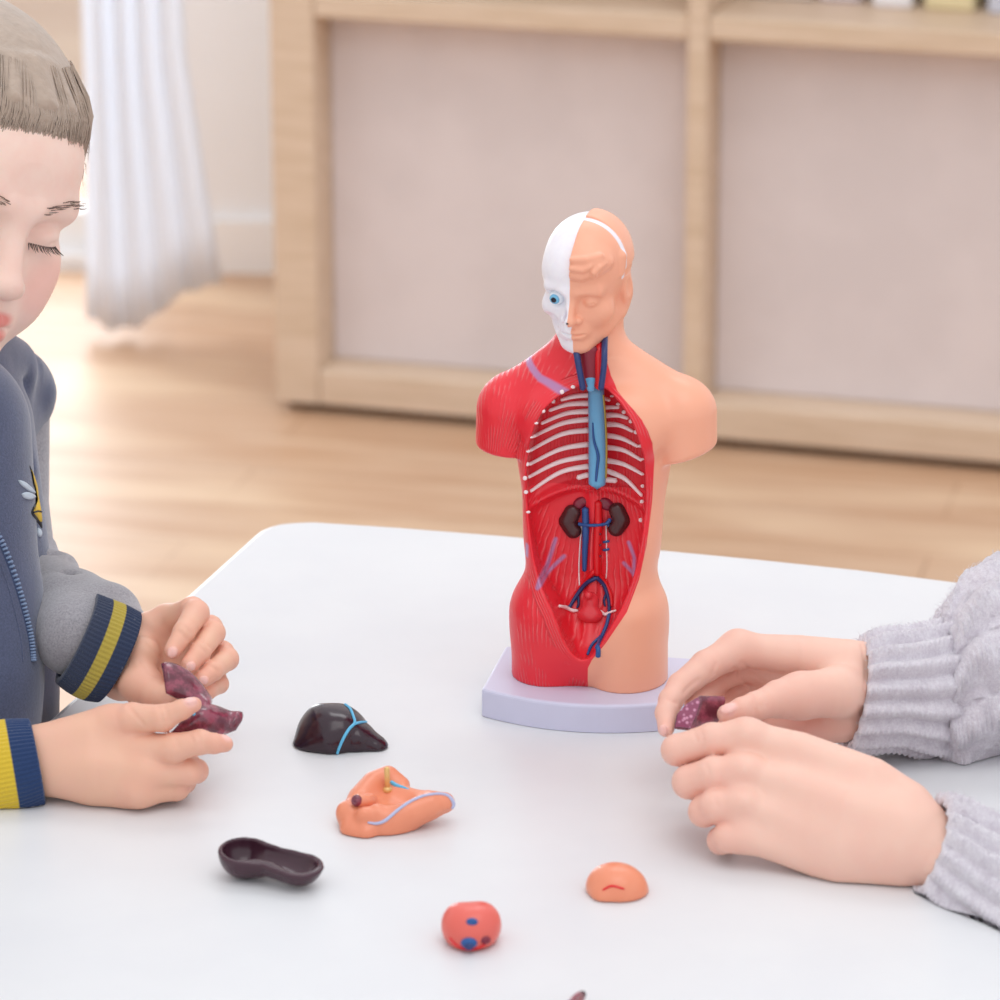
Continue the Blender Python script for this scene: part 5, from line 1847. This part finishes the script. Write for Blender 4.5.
# ---------------------------------------------------------------- the person at the right
adult = thing('person', 'person in a fluffy pale lilac sweater holding a small maroon wedge', 'person', (0.62, 2.05, 0.0))
hC = Vol(*(lambda P: (P.min(axis=0) - 0.022, P.max(axis=0) + 0.022))(np.array([Pd(650, 630, 2.02), Pd(930, 745, 2.02), Pd(650, 745, 2.10), Pd(930, 630, 2.10)])), 0.0009)
pC = [
    [(930, 688, 2.080, 34), (880, 688, 2.068, 37)],
    [(862, 666, 2.063, 25), (848, 666, 2.060, 27), (800, 655, 2.062, 20), (738, 649, 2.056, 16)],
    [(862, 690, 2.066, 27), (840, 690, 2.066, 28), (790, 675, 2.074, 20), (748, 664, 2.074, 15)],
    [(862, 710, 2.064, 24), (840, 712, 2.062, 25), (800, 710, 2.076, 18), (760, 690, 2.084, 14)],
    [(850, 716, 2.058, 25), (810, 726, 2.060, 18), (778, 722, 2.070, 16)],
    [(858, 692, 2.056, 25), (838, 692, 2.040, 27), (806, 695, 2.034, 22), (786, 698, 2.030, 18)],
]
fC = [
    [(738, 649, 2.056, 17), (706, 666, 2.046, 15.5), (681, 686, 2.038, 13.6), (671, 700, 2.030, 12.2), (666.5, 713, 2.024, 11.2), (666, 729, 2.014, 8.2)],
    [(748, 664, 2.074, 15), (716, 680, 2.066, 14), (706, 692, 2.058, 13.5), (696, 706, 2.044, 11), (690, 718, 2.036, 9)],
    [(758, 684, 2.084, 14), (728, 696, 2.078, 13), (718, 706, 2.068, 12), (708, 716, 2.054, 10)],
    [(772, 708, 2.082, 13), (744, 716, 2.078, 11.5), (732, 722, 2.068, 10), (722, 728, 2.058, 8.5)],
    [(800, 696, 2.032, 21), (779, 699, 2.026, 18.5), (756, 706, 2.018, 14.2), (742, 710, 2.014, 12.4), (726.5, 714, 2.012, 9.6)],
]
nC = [(665.5, 728, 2.013, 8.5, -0.35, 0.25, -0.9, 4.5, 6.5, (-0.05, 0.99)), (729, 713, 2.012, 10, -0.15, -0.55, -0.85, 6.2, 9.0, (-0.97, 0.22))]
spC = hand(hC, pC, fC, 0.007, 0.0015, nC)
# creases of the bent index and the thumb web
for pts in ([(722, 672, 2.030), (719, 684, 2.030), (712, 692, 2.030)], [(695, 690, 2.021), (688, 684, 2.022)], [(741, 668, 2.046), (758, 690, 2.048)],
            [(752, 660, 2.044), (764, 676, 2.044)], [(757, 694, 2.008), (760, 700, 2.005), (761, 706, 2.004)]):
    hC.chain([(Pd(x, y, d), 0.0007) for x, y, d in pts], 0.0018, 's')
crease(hC, [[(757, 693), (760, 700), (761, 708)], [(752, 695), (754, 702), (755, 710)], [(762, 691), (765, 699), (766, 706)], [(668, 700), (676, 703)], [(698, 680), (690, 686), (684, 693)], [(742, 662), (752, 672), (764, 682)], [(734, 668), (742, 680), (750, 690)], [(716, 664), (712, 674)], [(862, 645), (866, 668), (864, 690)]])
vC1, qC1 = hC.mesh(2)

hD = Vol(*(lambda P: (P.min(axis=0) - 0.022, P.max(axis=0) + 0.022))(np.array([Pd(655, 720, 1.90), Pd(990, 900, 1.90), Pd(655, 900, 2.02), Pd(990, 720, 2.02)])), 0.0009)
pD = [
    [(985, 880, 1.905, 34), (942, 857, 1.920, 37), (915, 840, 1.926, 42), (898, 831, 1.93, 43)],
    [(905, 806, 1.932, 26), (870, 784, 1.935, 27), (800, 752, 1.948, 20), (746, 738, 1.956, 17.5)],
    [(900, 826, 1.922, 32), (850, 812, 1.928, 31), (790, 786, 1.940, 22), (742, 774, 1.946, 17.5)],
    [(900, 850, 1.922, 32), (845, 842, 1.926, 30), (785, 818, 1.936, 22), (738, 806, 1.940, 16.5)],
    [(895, 862, 1.926, 26), (840, 862, 1.928, 24), (785, 846, 1.934, 19), (742, 836, 1.938, 14.5)],
    [(880, 800, 1.95, 24), (830, 776, 1.968, 21), (790, 762, 1.980, 15)],
]
fD = [
    [(746, 738, 1.956, 17.5), (712, 740, 1.957, 16.8), (677, 750, 1.962, 15.5), (676, 751, 1.976, 13.2), (692, 752, 1.992, 11), (704, 748, 2.000, 9)],
    [(742, 774, 1.946, 18), (714, 774.5, 1.948, 18), (689, 782, 1.954, 16.5), (692, 780, 1.970, 15), (706, 780, 1.988, 10.5)],
    [(738, 806, 1.940, 16.5), (716, 806, 1.941, 17), (704, 811.5, 1.946, 15.2), (704, 809, 1.962, 14), (716, 806, 1.978, 10)],
    [(742, 836, 1.938, 14.5), (728, 837, 1.938, 15), (721, 840.5, 1.944, 13.5), (724, 840, 1.958, 10.5), (734, 834, 1.970, 9)],
    [(800, 766, 1.976, 15), (770, 757, 1.990, 12.5), (740, 746, 2.004, 11), (722, 738, 2.010, 9)],
]
spD = hand(hD, pD, fD, 0.007, 0.0014)
for (x, y, d, r) in ((750, 733, 1.9495, 11), (747, 768, 1.9395, 11), (744, 800, 1.9335, 10)):
    hD.ell(Pd(x, y, d), (r * d / F_PX, r * d / F_PX, r * d / F_PX * 0.8), None, 0.006)
crease(hD, [[(700, 731), (703, 739), (703, 748)], [(694, 732), (697, 741)], [(706, 765), (709, 774), (708, 784)], [(714, 797), (717, 806)]], 0.0005, 0.0012)
table_cut(hD)
vD1, qD1 = hD.mesh(2)

# body: arms, torso, neck and head outside the picture
SH = 0.30
tor = np.array([0.76, 2.02, 0.0])
elC = Pd(1400, 600, 2.17); elD = Pd(1400, 1000, 1.84)
shC = tor + np.array([-0.02, 0.17, ZT + 0.33]); shD = tor + np.array([-0.02, -0.17, ZT + 0.33])
bR = Vol(np.array([0.14, 1.60, 0.22]), np.array([0.92, 2.38, 1.10]), 0.007)
bR.chain([(Pd(945, 682, 2.085), 0.016), (elC, 0.034), (shC, 0.042)], 0.02)
bR.chain([(Pd(990, 884, 1.902), 0.015), (elD, 0.034), (shD, 0.042)], 0.02)
bR.cone(shC, shD, 0.05, 0.05, 0.04)
bR.ell(tor + np.array([0.0, 0, ZT + 0.20]), (0.10, 0.15, 0.20), None, 0.04)
bR.ell(tor + np.array([0.0, 0, ZT - 0.08]), (0.10, 0.13, 0.18), None, 0.05)
bR.cone(tor + np.array([0, 0, ZT + 0.34]), tor + np.array([-0.03, 0, ZT + 0.48]), 0.052, 0.048, 0.03)
table_cut(bR)
vB1, qB1 = bR.mesh(2)
h2 = Vol((-9.5, -11.0, -13.5), (9.5, 12.0, 13.0), 0.3)
head_field(h2)
vh2, qh2 = h2.mesh(1)
HR2 = rot(math.radians(75), math.radians(25), 0)
HC2 = tor + np.array([-0.06, 0.0, ZT + 0.60])
vh2 = HC2 + (vh2 * 0.0098) @ HR2.T
base_r = (240, 196, 178)
Vr = np.vstack([vC1, vD1, vB1, vh2])
Qr = np.vstack([qC1, qD1 + len(vC1), qB1 + len(vC1) + len(vD1), qh2 + len(vC1) + len(vD1) + len(vB1)])
Cr = np.vstack([paint_skin(vC1, base_r, spC + [(Pd(800, 728, 2.05), 0.03, (226, 140, 128), 0.5), (Pd(735, 690, 2.06), 0.03, (216, 140, 124), 0.4)]), paint_skin(vD1, base_r, spD),
                np.tile(lin(base_r), (len(vB1) + len(vh2), 1))])
mesh_obj('body', Vr, Qr, MAT_SKIN_A, adult, True, dict(nail=nail_attr(Vr)), Cr)
hh2 = Vol((-9.5, -10.5, -10.0), (9.5, 13.0, 14.0), 0.35)
hh2.ell((0, 1.9, 3.4), (8.5, 9.7, 9.0), None)
hh2.ell((0, 5.0, -3.0), (7.5, 5.5, 7.5), None, 2.0)
hh2.half((0, -4.5, 4.0), (0, -0.8, -0.6), 1.0)
v, q = hh2.mesh(1)
mesh_obj('hair', HC2 + (v * 0.0098) @ HR2.T, q, plain('dark_brown_hair', (52, 38, 32), 0.45, 0.2, 120.0, 0.4, 260.0, 0.002), adult)

# ---- fluffy ribbed sweater
m = NT('lilac_mohair_knit')
rb = m.attr('rib').outputs['Fac']
n = m.noise(750.0, 4.0, 0.75)
n2 = m.noise(160.0, 3.0, 0.6)
c = m.mix(m.step(m.math('ADD', m.math('MULTIPLY', n, 0.6), m.math('MULTIPLY', n2, 0.4)), 0.35, 0.68), srgb(218, 210, 220), srgb(244, 240, 246))
m.set(color=c, rough=0.95, spec=0.1, sheen=0.6, sheenr=0.5)
m.bump(n, 0.8, 0.0014)
MAT_KNIT = m.m
FUZZ = []
def fuzz_from(grid, count, length, rng, u0=0.0, u1=1.0):
    nu, ns, _ = grid.shape
    cen = grid.mean(axis=1)
    for _ in range(count):
        i = int(rng.uniform(u0, u1) * (nu - 2)); k = int(rng.integers(0, ns))
        p = grid[i, k]
        nn = p - cen[i]; nn /= np.linalg.norm(nn) + 1e-9
        t = cen[min(i + 1, nu - 1)] - cen[max(i - 1, 0)]; t /= np.linalg.norm(t) + 1e-9
        s_ = np.cross(nn, t)
        L = length * rng.uniform(0.35, 1.0)
        a = nn * rng.uniform(0.25, 0.9) + t * rng.uniform(-0.8, 0.8) + s_ * rng.uniform(-0.8, 0.8)
        b = nn * rng.uniform(0.0, 0.5) + t * rng.uniform(-1, 1) + s_ * rng.uniform(-1, 1)
        p0 = p - nn * 0.0006
        p1 = p0 + a * L * 0.55; p2 = p1 + b * L * 0.5
        if min(p1[2], p2[2]) < ZT + 0.0003:
            continue
        FUZZ.append(tube([p0, p1, p2], [0.00011, 0.0001, 0.00005], 3, False))

def rib_shape(nr, sharp=1.0):
    def f(u, a):
        w = 0.5 + 0.5 * math.cos(a * nr + 0.5 * math.sin(6 * u + a))
        st = 0.10 * math.sin(u * 130 + 2.0 * math.cos(a * nr))
        return max(0.0, min(1.2, w ** 0.75 + st * w))
    return f
def cable_shape(u, a):
    # plaited cables running along the sleeve, each crossing over itself
    nr = 9
    ph = a * nr
    w = 0.5 + 0.5 * math.cos(ph + 0.9 * math.sin(u * 16 + (int(round(ph / (2 * math.pi))) % 2) * 1.5))
    cross = 0.5 + 0.5 * math.sin(u * 34 + math.sin(ph) * 1.8)
    st = 0.10 * math.sin(u * 200 + ph * 3)
    return max(0.0, w ** 0.8 * (0.75 + 0.35 * cross) + st * w)
torso_sw = Vol(np.array([0.14, 1.56, 0.20]), np.array([0.98, 2.44, 1.08]), 0.008)
torso_sw.chain([(Pd(1180, 630, 2.145), 0.048), (Pd(1300, 612, 2.16), 0.056), (elC, 0.062), (shC, 0.068)], 0.03)
torso_sw.chain([(Pd(1150, 940, 1.872), 0.045), (Pd(1300, 980, 1.855), 0.054), (elD, 0.06), (shD, 0.068)], 0.03)
torso_sw.cone(shC, shD, 0.075, 0.075, 0.05)
torso_sw.ell(tor + np.array([0.0, 0, ZT + 0.18]), (0.13, 0.18, 0.24), None, 0.05)
torso_sw.ell(tor + np.array([0.0, 0, ZT - 0.12]), (0.125, 0.165, 0.22), None, 0.06)
torso_sw.cone(tor + np.array([0, 0, ZT + 0.42]), tor + np.array([-0.04, 0, ZT + 0.56]), 0.058, 0.058, 0.01, 's')
table_cut(torso_sw)
v, q = torso_sw.mesh(2)
sweater = mesh_obj('sweater', v, q, MAT_KNIT, adult, True, dict(rib=np.ones(len(v)) * 0.7))

# far sleeve: ribbed cuff, then the puffed cable-knit sleeve
cuffC, gC = knit_tube('cuff', [ring2(853, 695, 2.064, 10, -56, 0.031, -8), ring2(872, 691, 2.067, 8, -60, 0.0335, -8), ring2(900, 689, 2.072, 6, -60, 0.0315, -8),
                               ring2(926, 690, 2.080, 6, -66, 0.034, -8), ring2(950, 690, 2.090, 8, -72, 0.036, -8)],
                      17, 0.0052, MAT_KNIT, sweater, 80, 340, 0.004, rib_shape(17), rest_z=ZT + 0.0006)
cuffC['label'] = 'ribbed cuff of the far sleeve'
slC, gC2 = knit_tube('sleeve', [ring2(938, 688, 2.086, 4, -70, 0.036, -8), ring2(954, 680, 2.092, 4, -92, 0.046, -10), ring2(980, 670, 2.10, 8, -104, 0.052, -12), ring2(1020, 660, 2.112, 8, -108, 0.054, -12),
                                ring2(1090, 645, 2.13, 8, -108, 0.054, -12), ring2(1180, 630, 2.145, 8, -108, 0.054, -12), ring2(1300, 610, 2.16, 8, -110, 0.054, -12)],
                     9, 0.0085, MAT_KNIT, sweater, 150, 400, 0.004, cable_shape, rest_z=ZT + 0.0006)
# near sleeve
cuffD, gD = knit_tube('cuff', [ring2(925, 846, 1.925, 19, -50, 0.0285, -10), ring2(943, 857, 1.918, 20, -56, 0.0305, -10), ring2(968, 872, 1.908, 21, -58, 0.0290, -10), ring2(990, 886, 1.90, 22, -60, 0.0300, -10),
                               ring2(1012, 898, 1.892, 24, -68, 0.034, -10)],
                      16, 0.0052, MAT_KNIT, sweater, 80, 320, 0.004, rib_shape(16), rest_z=ZT + 0.0006)
cuffD['label'] = 'ribbed cuff of the near sleeve'
slD, gD2 = knit_tube('sleeve', [ring2(1000, 893, 1.897, 22, -64, 0.034, -10), ring2(1024, 902, 1.892, 26, -86, 0.044, -12), ring2(1060, 910, 1.885, 28, -98, 0.049, -12), ring2(1150, 940, 1.872, 28, -100, 0.050, -12), ring2(1320, 985, 1.85, 28, -104, 0.050, -12)],
                     9, 0.0085, MAT_KNIT, sweater, 120, 380, 0.004, cable_shape, rest_z=ZT + 0.0006)
rngf = np.random.default_rng(11)
fuzz_from(gC, 2600, 0.0055, rngf)
fuzz_from(gC2, 3800, 0.0075, rngf, 0.0, 0.5)
fuzz_from(gD, 2600, 0.0055, rngf)
fuzz_from(gD2, 500, 0.0065, rngf, 0.0, 0.3)
fv, ff = join_mesh(FUZZ)
MAT_FUZZ = plain('lilac_wool_fibre', (232, 226, 234), 0.8, 0.05)
fo = mesh_obj('wool_fuzz', fv, ff, MAT_FUZZ, sweater)
fo['kind'] = 'stuff'
# trousers, kneeling
tr = Vol(np.array([0.36, 1.80, 0.0]), np.array([0.98, 2.26, 0.50]), 0.007)
for yy in (1.93, 2.11):
    tr.chain([((0.73, yy, 0.42), 0.085), ((0.62, yy, 0.085), 0.065)], 0.02)
    tr.chain([((0.62, yy, 0.07), 0.062), ((0.90, yy, 0.06), 0.05)], 0.02)
tr.cone((0.73, 1.93, 0.42), (0.73, 2.11, 0.42), 0.085, 0.085, 0.03)
zz_ = tr.lo[2] + np.arange(tr.n[2]) * tr.h
tr.d = np.maximum(tr.d, (0.002 - zz_)[None, None, :].astype(np.float32))
v, q = tr.mesh(2)
mesh_obj('trousers', v, q, MAT_TROUSERS, adult)
